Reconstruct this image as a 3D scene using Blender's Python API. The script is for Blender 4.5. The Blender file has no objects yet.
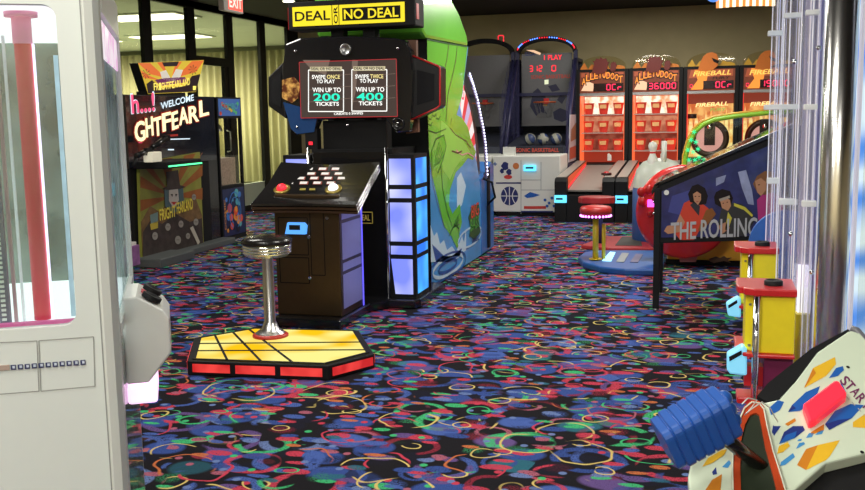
import bpy, bmesh, math, random
from mathutils import Vector, Matrix
random.seed(7)
PI = math.pi
SC = bpy.context.scene
COL = SC.collection
# ------------------------------------------------------------------ camera
F = 950.0; PX = 432.5; PY = 245.0; H = 1.45
_p = math.atan(130 / 950); _r = .017; _t = math.radians(15.9)
FW = Vector((-math.sin(_t) * math.cos(_p), math.cos(_t) * math.cos(_p), -math.sin(_p)))
R0 = Vector((math.cos(_t), math.sin(_t), 0)); U0 = R0.cross(FW)
UP = U0 * math.cos(_r) + R0 * math.sin(_r); RT = R0 * math.cos(_r) - U0 * math.sin(_r)
CAM = Vector((0, 0, H))
cd = bpy.data.cameras.new('camera'); co = bpy.data.objects.new('camera', cd); COL.objects.link(co)
cd.sensor_width = 36; cd.lens = F * 36 / 865; cd.clip_start = .05; cd.clip_end = 100
m = Matrix((RT, UP, -FW)).transposed().to_4x4(); m.translation = CAM
co.matrix_world = m; SC.camera = co
# ------------------------------------------------------------------ light
SC.view_settings.view_transform = 'Standard'; SC.view_settings.look = 'None'
SC.view_settings.gamma = 1; SC.view_settings.exposure = 0.0
w = bpy.data.worlds.new('world'); SC.world = w; w.use_nodes = True
w.node_tree.nodes['Background'].inputs[0].default_value = (.55, .6, .55, 1)
w.node_tree.nodes['Background'].inputs[1].default_value = .05
def area(name, loc, sx, sy, power, col, rot=(0, 0, 0)):
    l = bpy.data.lights.new(name, 'AREA'); l.shape = 'RECTANGLE'; l.size = sx; l.size_y = sy
    l.energy = power; l.color = col
    o = bpy.data.objects.new(name, l); COL.objects.link(o); o.location = loc; o.rotation_euler = rot
    return o
WARM = (1, .965, .88); COOL = (.93, 1, .93)
for (x, y, pw) in ((.6, -1.6, 95), (-1.8, -1.3, 110), (-1.2, 1.2, 45), (-2.6, 3.4, 48), (-.5, 5.2, 52), (-4.2, 6.2, 50), (-.6, 8.4, 85), (-3.6, 10.6, 55), (.6, 11.6, 75), (-.8, 13.2, 70)):
    area('unseen_overhead_fill', (x, y, 3.04), 1.2, .6, pw, WARM)  # unseen overhead fills, added to brighten the machines, pole and back wall
area('foyer_lamp', (-9.0, 14.2, 2.9), 2.5, 1.2, 330, (1, 1, .82))
area('foyer_lamp', (-11.5, 16.8, 2.9), 2.5, 1.2, 420, (1, 1, .82))

# ------------------------------------------------------------------ unprojection: pixel -> point on a real plane
def ray(x, y): return FW + RT * ((x - PX) / F) - UP * ((y - PY) / F)
class Pl:
    def __init__(s, o, n): s.o = Vector(o); s.n = Vector(n).normalized()
    def at(s, x, y, off=0.0):
        d = ray(x, y); t = (s.o + s.n * off - CAM).dot(s.n) / d.dot(s.n); return CAM + d * t
def YP(Y): return Pl((0, Y, 0), (0, -1, 0))
def XP(X): return Pl((X, 0, 0), (1, 0, 0))
def ZP(Z): return Pl((0, 0, Z), (0, 0, 1))

# ------------------------------------------------------------------ materials
MATS = {}
def nt(name):
    m = bpy.data.materials.new(name); m.use_nodes = True; m.node_tree.nodes.clear()
    return m, m.node_tree.nodes, m.node_tree.links
def P(name, col, rough=.5, metal=0, em=0, emc=None, var=.08, scale=30, coat=0, bump=0):
    if name in MATS: return MATS[name]
    m, N, L = nt(name)
    o = N.new('ShaderNodeOutputMaterial'); b = N.new('ShaderNodeBsdfPrincipled'); L.new(b.outputs[0], o.inputs[0])
    tc = N.new('ShaderNodeTexCoord'); nz = N.new('ShaderNodeTexNoise'); nz.inputs['Scale'].default_value = scale; nz.inputs['Detail'].default_value = 3
    L.new(tc.outputs['Object'], nz.inputs['Vector'])
    mx = N.new('ShaderNodeMix'); mx.data_type = 'RGBA'
    mx.inputs[6].default_value = (*[c * (1 - var) for c in col], 1); mx.inputs[7].default_value = (*[min(1, c * (1 + var)) for c in col], 1)
    L.new(nz.outputs[0], mx.inputs[0]); L.new(mx.outputs[2], b.inputs['Base Color'])
    b.inputs['Roughness'].default_value = rough; b.inputs['Metallic'].default_value = metal
    b.inputs['Coat Weight'].default_value = coat
    if max(col) < .03 and rough > .4: b.inputs['Specular IOR Level'].default_value = .2
    if em:
        b.inputs['Emission Color'].default_value = (*(emc or col), 1); b.inputs['Emission Strength'].default_value = em
    if bump:
        bp = N.new('ShaderNodeBump'); bp.inputs['Strength'].default_value = bump; bp.inputs['Distance'].default_value = .004
        L.new(nz.outputs[0], bp.inputs['Height']); L.new(bp.outputs[0], b.inputs['Normal'])
    MATS[name] = m; return m
def E(name, col, s=1.0): return P(name, tuple(c * .25 for c in col), .4, 0, s, col)
def GN_(name, c1, c2, s=1.0, scale=4, lo=.35, hi=.65, det=1):
    # uneven glow of a backlit panel or print
    if name in MATS: return MATS[name]
    m, N, L = nt(name); o = N.new('ShaderNodeOutputMaterial'); b = N.new('ShaderNodeBsdfPrincipled'); tc = N.new('ShaderNodeTexCoord')
    nz = N.new('ShaderNodeTexNoise'); nz.inputs['Scale'].default_value = scale; nz.inputs['Detail'].default_value = det
    rp = N.new('ShaderNodeValToRGB'); e = rp.color_ramp.elements; e[0].position = lo; e[0].color = (*c1, 1); e[1].position = hi; e[1].color = (*c2, 1)
    L.new(tc.outputs['Object'], nz.inputs['Vector']); L.new(nz.outputs[0], rp.inputs[0]); L.new(rp.outputs[0], b.inputs['Emission Color'])
    b.inputs['Emission Strength'].default_value = s; b.inputs['Base Color'].default_value = (*[c * .2 for c in c1], 1); b.inputs['Roughness'].default_value = .35
    L.new(b.outputs[0], o.inputs[0]); MATS[name] = m; return m
def GLASS(name, tint=(1, 1, 1), gloss=.08, ior=1.35):
    if name in MATS: return MATS[name]
    m, N, L = nt(name)
    o = N.new('ShaderNodeOutputMaterial'); t = N.new('ShaderNodeBsdfTransparent'); g = N.new('ShaderNodeBsdfGlossy')
    t.inputs[0].default_value = (*tint, 1); g.inputs[0].default_value = (1, 1, 1, 1); g.inputs['Roughness'].default_value = .03
    fr = N.new('ShaderNodeLayerWeight'); pw = N.new('ShaderNodeMath'); pw.operation = 'POWER'; pw.inputs[1].default_value = 5; L.new(fr.outputs['Facing'], pw.inputs[0])
    ad = N.new('ShaderNodeMath'); ad.operation = 'MULTIPLY_ADD'; ad.use_clamp = True; ad.inputs[1].default_value = .6; ad.inputs[2].default_value = gloss
    L.new(pw.outputs[0], ad.inputs[0])
    x = N.new('ShaderNodeMixShader'); L.new(ad.outputs[0], x.inputs[0]); L.new(t.outputs[0], x.inputs[1]); L.new(g.outputs[0], x.inputs[2])
    L.new(x.outputs[0], o.inputs[0]); MATS[name] = m; return m

def HAZY(name, tint, dcol, fac):  # mottled diffuse colour paints haze and reflections onto the panes
    m, N, L = nt(name)
    o = N.new('ShaderNodeOutputMaterial'); t = N.new('ShaderNodeBsdfTransparent'); d = N.new('ShaderNodeBsdfDiffuse'); x = N.new('ShaderNodeMixShader')
    t.inputs[0].default_value = (*tint, 1); x.inputs[0].default_value = fac
    tc = N.new('ShaderNodeTexCoord'); nz = N.new('ShaderNodeTexNoise'); nz.inputs['Scale'].default_value = 5; nz.inputs['Detail'].default_value = 5; rp = N.new('ShaderNodeValToRGB'); rp.color_ramp.elements[0].position = .35; rp.color_ramp.elements[1].position = .68
    rp.color_ramp.elements[0].color = (*[c * .45 for c in dcol], 1); rp.color_ramp.elements[1].color = (*[min(1, c * 1.4) for c in dcol], 1); L.new(tc.outputs['Object'], nz.inputs[0]); L.new(nz.outputs[0], rp.inputs[0]); L.new(rp.outputs[0], d.inputs[0])
    L.new(t.outputs[0], x.inputs[1]); L.new(d.outputs[0], x.inputs[2]); L.new(x.outputs[0], o.inputs[0]); return m

def carpet():
    m, N, L = nt('carpet_confetti')
    o = N.new('ShaderNodeOutputMaterial'); b = N.new('ShaderNodeBsdfPrincipled'); L.new(b.outputs[0], o.inputs[0])
    b.inputs['Roughness'].default_value = .95; b.inputs['Specular IOR Level'].default_value = .1
    tc0 = N.new('ShaderNodeTexCoord'); vm = N.new('ShaderNodeVectorMath'); vm.operation = 'SCALE'; vm.inputs['Scale'].default_value = .78; L.new(tc0.outputs['Object'], vm.inputs[0])
    class tc: outputs = {'Object': vm.outputs[0]}
    def mp(rot, sc, loc=(0, 0, 0)):
        n = N.new('ShaderNodeMapping'); n.inputs['Rotation'].default_value = (0, 0, rot); n.inputs['Scale'].default_value = (sc[0], sc[1], 0)
        n.inputs['Location'].default_value = loc; L.new(tc.outputs['Object'], n.inputs[0]); return n.outputs[0]
    def noise(v, sc, det=2, dist=0):
        n = N.new('ShaderNodeTexNoise'); n.inputs['Scale'].default_value = sc; n.inputs['Detail'].default_value = det
        n.inputs['Distortion'].default_value = dist; L.new(v, n.inputs['Vector']); return n
    def warp(v, sc, amt):
        n = noise(v, sc, 1); s = N.new('ShaderNodeVectorMath'); s.operation = 'SUBTRACT'; L.new(n.outputs['Color'], s.inputs[0]); s.inputs[1].default_value = (.5, .5, .5)
        k = N.new('ShaderNodeVectorMath'); k.operation = 'SCALE'; L.new(s.outputs[0], k.inputs[0]); k.inputs['Scale'].default_value = amt
        a = N.new('ShaderNodeVectorMath'); a.operation = 'ADD'; L.new(v, a.inputs[0]); L.new(k.outputs[0], a.inputs[1]); return a.outputs[0]
    def vor(v, sc):
        n = N.new('ShaderNodeTexVoronoi'); n.voronoi_dimensions = '2D'; n.inputs['Scale'].default_value = sc; L.new(v, n.inputs['Vector']); return n
    def mth(op, a, c):
        n = N.new('ShaderNodeMath'); n.operation = op; n.use_clamp = False
        for i, q in enumerate((a, c)):
            if isinstance(q, (int, float)): n.inputs[i].default_value = q
            else: L.new(q, n.inputs[i])
        return n.outputs[0]
    def lt(a, t, soft=.015):
        n = N.new('ShaderNodeMapRange'); L.new(a, n.inputs[0]); n.inputs[1].default_value = t - soft; n.inputs[2].default_value = t + soft
        n.inputs[3].default_value = 1; n.inputs[4].default_value = 0; return n.outputs[0]
    def ramp(fac, cols):
        n = N.new('ShaderNodeValToRGB'); n.color_ramp.interpolation = 'CONSTANT'; e = n.color_ramp.elements
        while len(e) < len(cols): e.new(.5)
        for i, c in enumerate(cols): e[i].position = i / len(cols); e[i].color = (*c, 1)
        L.new(fac, n.inputs[0]); return n.outputs[0]
    def sep(c):
        n = N.new('ShaderNodeSeparateColor'); L.new(c, n.inputs[0]); return n.outputs
    cur = [None]
    base = N.new('ShaderNodeRGB'); base.outputs[0].default_value = (.010, .009, .012, 1); cur[0] = base.outputs[0]
    def over(mask, col):
        n = N.new('ShaderNodeMix'); n.data_type = 'RGBA'; L.new(mask, n.inputs[0]); L.new(cur[0], n.inputs[6]); L.new(col, n.inputs[7]); cur[0] = n.outputs[2]
    BL = (.035, .07, .26); BL2 = (.06, .11, .36); PU = (.12, .07, .22); RD = (.50, .045, .08); RD2 = (.22, .02, .04); GR = (.05, .42, .16); GR2 = (.03, .20, .09); TE = (.025, .12, .17); DK = (.010, .010, .02); OR = (.5, .14, .05); YE = (.62, .47, .15); LB = (.13, .19, .40); PK = (.36, .10, .15)
    grain = noise(mp(0, (1, 1), (7, 3, 0)), 170, 1).outputs[0]; grain2 = noise(mp(0, (1, 1), (2, 9, 0)), 9, 1).outputs[0]
    def layer(dist, keepch, th, keep, colfac, cols, soft=.03, sp=.62):
        # speckled edge: grain and patchy noise thin each shape out
        mk = mth('MULTIPLY', mth('MULTIPLY', lt(dist, th, soft), lt(keepch, keep)), lt(grain, sp, .09)); over(mk, ramp(colfac, cols))
    # large soft blue ovals
    q = vor(warp(mp(.3, (1, 1.2)), 4, .07), 4.6); s = sep(q.outputs['Color'])
    layer(q.outputs['Distance'], s[1], .34, .8, s[0], [BL, PU, DK, BL, DK, BL, TE, BL2, PU], .04, .7)
    q = vor(warp(mp(1.3, (1, 1.3), (8, 2, 0)), 5, .07), 5.6); s = sep(q.outputs['Color'])
    layer(q.outputs['Distance'], s[1], .25, .6, s[0], [RD2, DK, GR2, RD2, BL2, DK], .08, .5)
    # thick broken rings
    for (sc, off, r0, wd, cols, keep, nth) in ((3.1, 21, .33, .055, [BL, GR, BL2, PU, RD, BL, LB], .85, .53), (3.5, 33, .31, .045, [RD, BL, GR, PU, BL2, RD2], .8, .50), (4.6, 41, .26, .04, [BL2, PK, GR, BL, RD], .75, .5)):
        q = vor(warp(mp(off, (1, 1.1), (off, off, 0)), 5, .05), sc); s = sep(q.outputs['Color'])
        d = mth('ABSOLUTE', mth('SUBTRACT', q.outputs['Distance'], r0), 0); n = noise(mp(0, (1, 1), (off, 0, 0)), 5, 1)
        mk = mth('MULTIPLY', mth('MULTIPLY', mth('MULTIPLY', lt(d, wd, .012), lt(n.outputs[0], nth, .02)), lt(s[1], keep)), lt(grain, .6, .1)); over(mk, ramp(s[0], cols))
    # leaf shapes
    for (rot, sx, sy, sc, off, th, keep, cols) in ((.5, 1, 1.9, 5.4, 5, .25, .5, [BL2, RD, BL, GR, BL, RD, PU]), (-.9, 1, 2.3, 6.6, 9, .22, .5, [RD, BL2, GR, BL, OR, BL, RD]), (1.9, 1, 1.6, 6.2, 13, .19, .5, [LB, BL, RD, BL2, TE, PK, BL])):
        q = vor(warp(mp(rot, (sx, sy), (off, off * .7, 0)), 5, .06), sc); s = sep(q.outputs['Color'])
        layer(q.outputs['Distance'], s[1], th, keep, s[0], cols, .02, .62)
    # small chips / stars
    q = vor(mp(.7, (1, 1), (51, 5, 0)), 13); s = sep(q.outputs['Color'])
    layer(q.outputs['Distance'], s[1], .17, .28, s[0], [RD, LB, PK, GR, LB], .03, .8)
    # thin squiggles
    for (sc, off, r0, wd, cols, wp, nth, kp) in ((2.9, 61, .30, .012, [YE, YE, OR, YE], .10, .50, .7), (4.6, 71, .2, .0165, [YE, RD, YE, GR, YE], .07, .50, .35), (3.4, 83, .26, .014, [RD, PK, YE, RD], .10, .47, .6)):
        q = vor(warp(mp(off, (1, 1), (off, off, 0)), 6, wp), sc); s = sep(q.outputs['Color'])
        d = mth('ABSOLUTE', mth('SUBTRACT', q.outputs['Distance'], r0), 0); n = noise(mp(0, (1, 1), (0, off, 0)), 5, 1)
        over(mth('MULTIPLY', mth('MULTIPLY', lt(d, wd, .006), lt(n.outputs[0], nth, .02)), lt(s[1], kp)), ramp(s[0], cols))
    for (sc, off, r0, wd) in ((5.5, 103, .2, .021), (3.8, 131, .33, .0145)):
        q = vor(warp(mp(off, (1, 1.3), (off, off, 0)), 7, .06), sc); s = sep(q.outputs['Color']); d = mth('ABSOLUTE', mth('SUBTRACT', q.outputs['Distance'], r0), 0); n = noise(mp(0, (1, 1), (off, off, 0)), 6, 0)
        over(mth('MULTIPLY', mth('MULTIPLY', lt(d, wd, .006), lt(n.outputs[0], .46, .02)), lt(s[1], .5)), ramp(s[0], [YE, RD, YE, GR]))
    fz = noise(mp(0, (1, 1)), 420, 2)
    k = N.new('ShaderNodeMapRange'); L.new(fz.outputs[0], k.inputs[0]); k.inputs[1].default_value = .3; k.inputs[2].default_value = .7; k.inputs[3].default_value = .6; k.inputs[4].default_value = 1.5
    mm = N.new('ShaderNodeVectorMath'); mm.operation = 'SCALE'; L.new(cur[0], mm.inputs[0]); L.new(k.outputs[0], mm.inputs['Scale'])
    L.new(mm.outputs[0], b.inputs['Base Color'])
    bp = N.new('ShaderNodeBump'); bp.inputs['Strength'].default_value = .4; bp.inputs['Distance'].default_value = .003; L.new(fz.outputs[0], bp.inputs['Height']); L.new(bp.outputs[0], b.inputs['Normal'])
    return m
BLACK = P('gloss_black', (.008, .008, .009), .22, coat=.3); MATTE = P('matte_black', (.012, .012, .013), .55)
CHROME = P('chrome', (.82, .82, .84), .12, 1, var=.02); STEEL = P('brushed_steel', (.45, .45, .46), .35, 1)
WHITE = P('white_laminate', (.68, .73, .69), .4, var=.015); OFFW = P('offwhite_plastic', (.82, .83, .78), .35, var=.02)
RED = P('red_plastic', (.62, .02, .025), .3); YEL = P('yellow_plastic', (.95, .76, .02), .4); GREEN = P('fish_green', (.17, .60, .05), .25, coat=.4, var=.12, scale=3)
DGREEN = P('ink_dark_green', (.02, .10, .02), .4); BLUE = P('blue_plastic', (.02, .12, .50), .35)

# ------------------------------------------------------------------ mesh builder
TXT = {}
def text_mesh(s):
    if s in TXT: return TXT[s]
    c = bpy.data.curves.new('t', 'FONT'); c.body = s; c.resolution_u = 3; c.offset = .018; c.fill_mode = 'BOTH'
    o = bpy.data.objects.new('t', c); COL.objects.link(o); bpy.context.view_layer.update()
    me = o.to_mesh(); vs = [v.co.copy() for v in me.vertices]; fs = [tuple(p.vertices) for p in me.polygons]
    o.to_mesh_clear(); bpy.data.objects.remove(o); bpy.data.curves.remove(c)
    x0 = min(v.x for v in vs); x1 = max(v.x for v in vs); y0 = min(v.y for v in vs); y1 = max(v.y for v in vs)
    vs = [Vector(((v.x - x0) / (x1 - x0), (v.y - y0) / max(1e-6, y1 - y0))) for v in vs]
    TXT[s] = (vs, fs); return TXT[s]
SEG = {'0': 'abcdef', '1': 'bc', '2': 'abged', '3': 'abgcd', '4': 'fgbc', '5': 'afgcd', '6': 'afgedc', '7': 'abc', '8': 'abcdefg', '9': 'abcdfg', 'C': 'afed', 'r': 'eg', ' ': ''}
SL = {'a': ((0, 1), (1, 1)), 'b': ((1, 1), (1, .5)), 'c': ((1, .5), (1, 0)), 'd': ((0, 0), (1, 0)), 'e': ((0, 0), (0, .5)), 'f': ((0, .5), (0, 1)), 'g': ((0, .5), (1, .5))}
class MB:
    def __init__(s): s.v = []; s.f = []; s.mi = []; s.mats = []; s.sm = []
    def m(s, mat):
        if mat not in s.mats: s.mats.append(mat)
        return s.mats.index(mat)
    def add(s, vs, fs, mat, smooth=False):
        b = len(s.v); s.v += [Vector(v) for v in vs]; i = s.m(mat)
        for f in fs: s.f.append([b + k for k in f]); s.mi.append(i); s.sm.append(smooth)
        return s
    def box(s, x0, y0, z0, x1, y1, z1, mat):
        v = [(x, y, z) for x in (x0, x1) for y in (y0, y1) for z in (z0, z1)]
        return s.add(v, [(0, 1, 3, 2), (4, 6, 7, 5), (0, 4, 5, 1), (2, 3, 7, 6), (0, 2, 6, 4), (1, 5, 7, 3)], mat)
    def prism(s, pts, vec, mat, capmat=None):
        n = len(pts); vec = Vector(vec); v = [Vector(p) for p in pts] + [Vector(p) + vec for p in pts]
        s.add(v, [(i, (i + 1) % n, n + (i + 1) % n, n + i) for i in range(n)] + [tuple(range(n, 2 * n))], mat)
        b = len(s.v) - 2 * n; s.f.append([b + k for k in reversed(range(n))]); s.mi.append(s.m(capmat or mat)); s.sm.append(False)
        return s
    def flat(s, pts, mat): return s.add(pts, [tuple(range(len(pts)))], mat)
    def cyl(s, a, b, r, mat, n=20, r2=None, cap=True, smooth=True):
        a = Vector(a); b = Vector(b); d = (b - a).normalized(); r2 = r if r2 is None else r2
        x = d.orthogonal().normalized(); y = d.cross(x)
        v = []
        for c, q in ((a, r), (b, r2)): v += [c + (x * math.cos(2 * PI * i / n) + y * math.sin(2 * PI * i / n)) * q for i in range(n)]
        s.add(v, [(i, (i + 1) % n, n + (i + 1) % n, n + i) for i in range(n)], mat, smooth)
        if cap:
            k = len(s.v) - 2 * n
            for f in (list(reversed(range(n))), list(range(n, 2 * n))): s.f.append([k + i for i in f]); s.mi.append(s.m(mat)); s.sm.append(False)
        return s
    def lathe(s, prof, c, mat, n=32, axis=(0, 0, 1), smooth=True):
        c = Vector(c); d = Vector(axis).normalized(); x = d.orthogonal().normalized(); y = d.cross(x); v = []
        for r, h in prof: v += [c + d * h + (x * math.cos(2 * PI * i / n) + y * math.sin(2 * PI * i / n)) * max(r, 1e-4) for i in range(n)]
        fs = [(j * n + i, j * n + (i + 1) % n, (j + 1) * n + (i + 1) % n, (j + 1) * n + i) for j in range(len(prof) - 1) for i in range(n)]
        s.add(v, fs, mat, smooth); return s
    def ball(s, c, r, mat, n=16, sc=(1, 1, 1)):
        v = []; fs = []; h = n // 2
        for j in range(h + 1):
            for i in range(n):
                a = PI * j / h; t = 2 * PI * i / n; v.append(Vector(c) + Vector((math.sin(a) * math.cos(t) * sc[0], math.sin(a) * math.sin(t) * sc[1], math.cos(a) * sc[2])) * r)
        for j in range(h):
            for i in range(n): fs.append((j * n + i, (j + 1) * n + i, (j + 1) * n + (i + 1) % n, j * n + (i + 1) % n))
        return s.add(v, fs, mat, True)
    def tube(s, path, r, mat, n=8):
        path = [Vector(p) for p in path]; v = []; up = None
        for i, p in enumerate(path):
            d = (path[min(i + 1, len(path) - 1)] - path[max(i - 1, 0)]).normalized()
            if up is None: up = d.orthogonal().normalized()
            x = (up - d * up.dot(d)).normalized(); up = x; y = d.cross(x)
            v += [p + (x * math.cos(2 * PI * k / n) + y * math.sin(2 * PI * k / n)) * r for k in range(n)]
        fs = [(j * n + k, j * n + (k + 1) % n, (j + 1) * n + (k + 1) % n, (j + 1) * n + k) for j in range(len(path) - 1) for k in range(n)]
        fs += [tuple(reversed(range(n))), tuple(range((len(path) - 1) * n, len(path) * n))]
        return s.add(v, fs, mat, True)
    def strip(s, path, w, nrm, mat):
        # flat ribbon of width w lying on a surface with normal nrm
        path = [Vector(p) for p in path]; nrm = Vector(nrm); v = []
        for i, p in enumerate(path):
            d = (path[min(i + 1, len(path) - 1)] - path[max(i - 1, 0)]).normalized(); x = d.cross(nrm).normalized() * (w / 2); v += [p - x, p + x]
        return s.add(v, [(2 * i, 2 * i + 1, 2 * i + 3, 2 * i + 2) for i in range(len(path) - 1)], mat)
    def text(s, t, p0, p1, h, up, mat, shear=0):
        # letters from p0 to p1 (baseline), height h along up
        p0 = Vector(p0); p1 = Vector(p1); up = Vector(up).normalized(); vs, fs = text_mesh(t); d = p1 - p0
        return s.add([p0 + d * v.x + up * (h * v.y) + d.normalized() * (shear * h * v.y) for v in vs], fs, mat)
    def seg(s, t, p0, p1, h, up, mat, nrm, wd=.16):
        p0 = Vector(p0); p1 = Vector(p1); up = Vector(up).normalized(); d = (p1 - p0) / len(t)
        for i, c in enumerate(t):
            o = p0 + d * (i + .15); cw = d * .62
            for k in SEG[c]:
                (x0, y0), (x1, y1) = SL[k]
                if c == 'r' and k == 'g': pass
                hh = h * (1 if c != 'r' else 1)
                a = o + cw * x0 + up * (y0 * hh); b = o + cw * x1 + up * (y1 * hh)
                a2 = a + (b - a) * .06; b2 = b - (b - a) * .06
                s.strip([a2 + Vector(nrm) * 0, b2], h * wd, nrm, mat)
        return s
    def build(s, name, parent=None, bevel=0, local=False, fixn=True, smooth=False):
        me = bpy.data.meshes.new(name)
        vs = s.v
        if parent is not None and not local:
            inv = WM[parent.name].inverted(); vs = [inv @ v for v in vs]
        me.from_pydata([tuple(v) for v in vs], [], s.f)
        for mt in s.mats: me.materials.append(mt)
        for i, p in enumerate(me.polygons): p.material_index = s.mi[i]; p.use_smooth = s.sm[i] or smooth
        if fixn:
            b = bmesh.new(); b.from_mesh(me); bmesh.ops.recalc_face_normals(b, faces=b.faces); b.to_mesh(me); b.free()
        o = bpy.data.objects.new(name, me); COL.objects.link(o)
        if parent is not None: o.parent = parent; WM[o.name] = WM[parent.name]
        else: WM[o.name] = Matrix()
        if bevel:
            md = o.modifiers.new('bevel', 'BEVEL'); md.width = bevel; md.segments = 2; md.limit_method = 'ANGLE'; md.angle_limit = math.radians(50); md.use_clamp_overlap = True
        return o
WM = {}
def thing(name, label, cat, loc=(0, 0, 0), rz=0, group=None):
    o = bpy.data.objects.new(name, None); COL.objects.link(o); o.location = loc; o.rotation_euler = (0, 0, rz); o.empty_display_size = .1
    o['label'] = label; o['category'] = cat
    if group: o['group'] = group
    WM[o.name] = Matrix.Translation(loc) @ Matrix.Rotation(rz, 4, 'Z'); return o
def tag(o, label, cat, group=None):
    o['label'] = label; o['category'] = cat
    if group: o['group'] = group
    return o
def struct(o): o['kind'] = 'structure'; return o
def lab(o, t): o['label'] = t; return o
Z1 = Vector((0, 0, 1))

# ================================================================== THE ROOM
CEIL = 3.08; WX = -6.9; BY = 15.8
struct(MB().box(WX, -3, -.1, 5, BY, 0, carpet()).build('floor'))
struct(MB().box(-17, 8, -.12, WX, 20, -.02, P('foyer_tile', (.42, .46, .33), .4, scale=2)).build('floor_foyer'))
CM = P('dark_ceiling', (.022, .018, .014), .8, scale=6)
struct(MB().box(WX, -3, CEIL, 5, BY, CEIL + .1, CM).build('ceiling'))
FCM = P('foyer_ceiling', (.42, .44, .36), .7, scale=3)
struct(MB().box(-17, 8, 3.0, WX, 20, 3.1, FCM).build('ceiling_foyer'))
WALLM = P('olive_wall', (.50, .42, .235), .85, scale=5, var=.1, bump=.2)
struct(MB().box(WX, BY, 0, 5, BY + .15, CEIL, WALLM).build('wall_back'))
struct(MB().box(5, -3, 0, 5.15, BY, CEIL, WALLM).build('wall_right'))
struct(MB().box(WX, -3.15, 0, 5, -3, CEIL, WALLM).build('wall_front'))
struct(MB().box(WX - .15, -3, 0, WX, 10.0, CEIL, WALLM).build('wall_left'))
MB0 = MB().box(WX, BY - .02, 0, 5, BY, .12, MATTE); struct(MB0.build('baseboard_back'))
FR = P('dark_frame', (.012, .012, .011), .5)
# curtain beyond the glass
mb = MB(); CUR = P('pleated_curtain', (.48, .44, .25), .85, scale=8); n = 420; x0 = -16.8; x1 = WX - .1
vs = []; fs = []
for i in range(n + 1):
    x = x0 + (x1 - x0) * i / n; y = 19.2 + .05 * math.sin(i * 2 * PI / 7.1) + .02 * math.sin(i * .77); vs += [(x, y, .05), (x, y, 2.9)]
fs = [(2 * i, 2 * i + 2, 2 * i + 3, 2 * i + 1) for i in range(n)]
mb.add(vs, fs, CUR, True); o = mb.build('pleated_curtain', fixn=False)
sd = o.modifiers.new('s', 'SOLIDIFY'); sd.thickness = .01
tag(o, 'long pale yellow pleated curtain hanging across the back of the room behind the glass', 'curtain')
struct(MB().box(-17, 19.4, -.02, WX, 19.55, 3.0, P('foyer_wall', (.42, .44, .3), .8)).build('wall_foyer'))
struct(MB().box(-17.1, 8, -.02, -17, 19.4, 3.0, P('foyer_wall', (.42, .44, .3), .8)).build('wall_foyer_side'))
struct(MB().box(-17, 7.9, -.02, WX-.15, 8, 3.0, P('foyer_wall', (.42, .44, .3), .8)).build('wall_foyer_front'))
PANE = GLASS('window_glass', (.95, .94, .89), .03, 1.35)
ys = [10.0, 10.92, 12.03, 13.16, 14.28, 15.34]   # mullion centres
def window(i, ya, yb):
    r = struct(MB().box(WX - .055, ya, 0, WX, ya + .2, CEIL, FR).box(WX - .055, ya + .14, CEIL - .1, WX, yb, CEIL, FR).box(WX - .055, ya + .14, 0, WX, yb, .08, FR).build('window_%d' % i))
    MB().box(WX - .05, ya + .14, .08, WX - .04, yb, CEIL - .1, PANE).build('pane', r)
    if i != 3: MB().box(WX - .07, ya + .14, .08, WX - .02, yb, .42, P('sill_panel', (.45, .5, .38), .5)).build('sill_panel', r)
    return r
window(1, ys[0], ys[1]); window(2, ys[1], ys[2])
d = struct(MB().box(WX - .055, ys[2], 0, WX, ys[2] + .2, CEIL, FR).box(WX - .055, ys[2] + .2, 2.22, WX, ys[3], 2.34, FR).box(WX - .055, ys[2] + .2, CEIL - .1, WX, ys[3], CEIL, FR).box(WX - .07, ys[2] + .2, 0, WX - .01, ys[3], .2, FR).box(WX - .07, ys[3] - .1, 0, WX - .01, ys[3], 2.22, FR).build('door_1'))
MB().box(WX - .05, ys[2] + .2, .2, WX - .04, ys[3], 2.22, PANE).box(WX - .05, ys[2] + .2, 2.34, WX - .04, ys[3], CEIL - .1, PANE).build('pane', d)
MB().tube([(WX, ys[3] - .14, .95), (WX + .06, ys[3] - .14, .97), (WX + .06, ys[3] - .14, 1.25), (WX, ys[3] - .14, 1.27)], .012, STEEL).build('door_handle', d)
window(4, ys[3], ys[4]); window(5, ys[4], ys[5])
struct(MB().box(WX - .055, ys[5], 0, WX, BY, CEIL, FR).build('trim_1'))
# foyer ceiling troffers
TRO = E('fluorescent_panel', (1, 1, .8), 3.2)
for i, (x, y) in enumerate(((-9.9, 13.2), (-8.1, 12.9), (-11.6, 16.2), (-9.6, 16.1))):
    t = thing('ceiling_light', ['largest and brightest ceiling panel light seen through the glass', 'bright square ceiling panel light nearest the door transom', 'far dim ceiling panel light above the curtain on the left', 'far ceiling panel light above the curtain by the door'][i], 'light', (x, y, 3.0), 0, 'foyer ceiling lights')
    MB().box(x - .72, y - .42, 2.975, x + .72, y + .42, 3.0, P('troffer_frame', (.6, .62, .55), .5)).build('frame', t)
    MB().box(x - .66, y - .36, 2.965, x + .66, y + .36, 2.976, TRO).build('diffuser', t)
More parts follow.
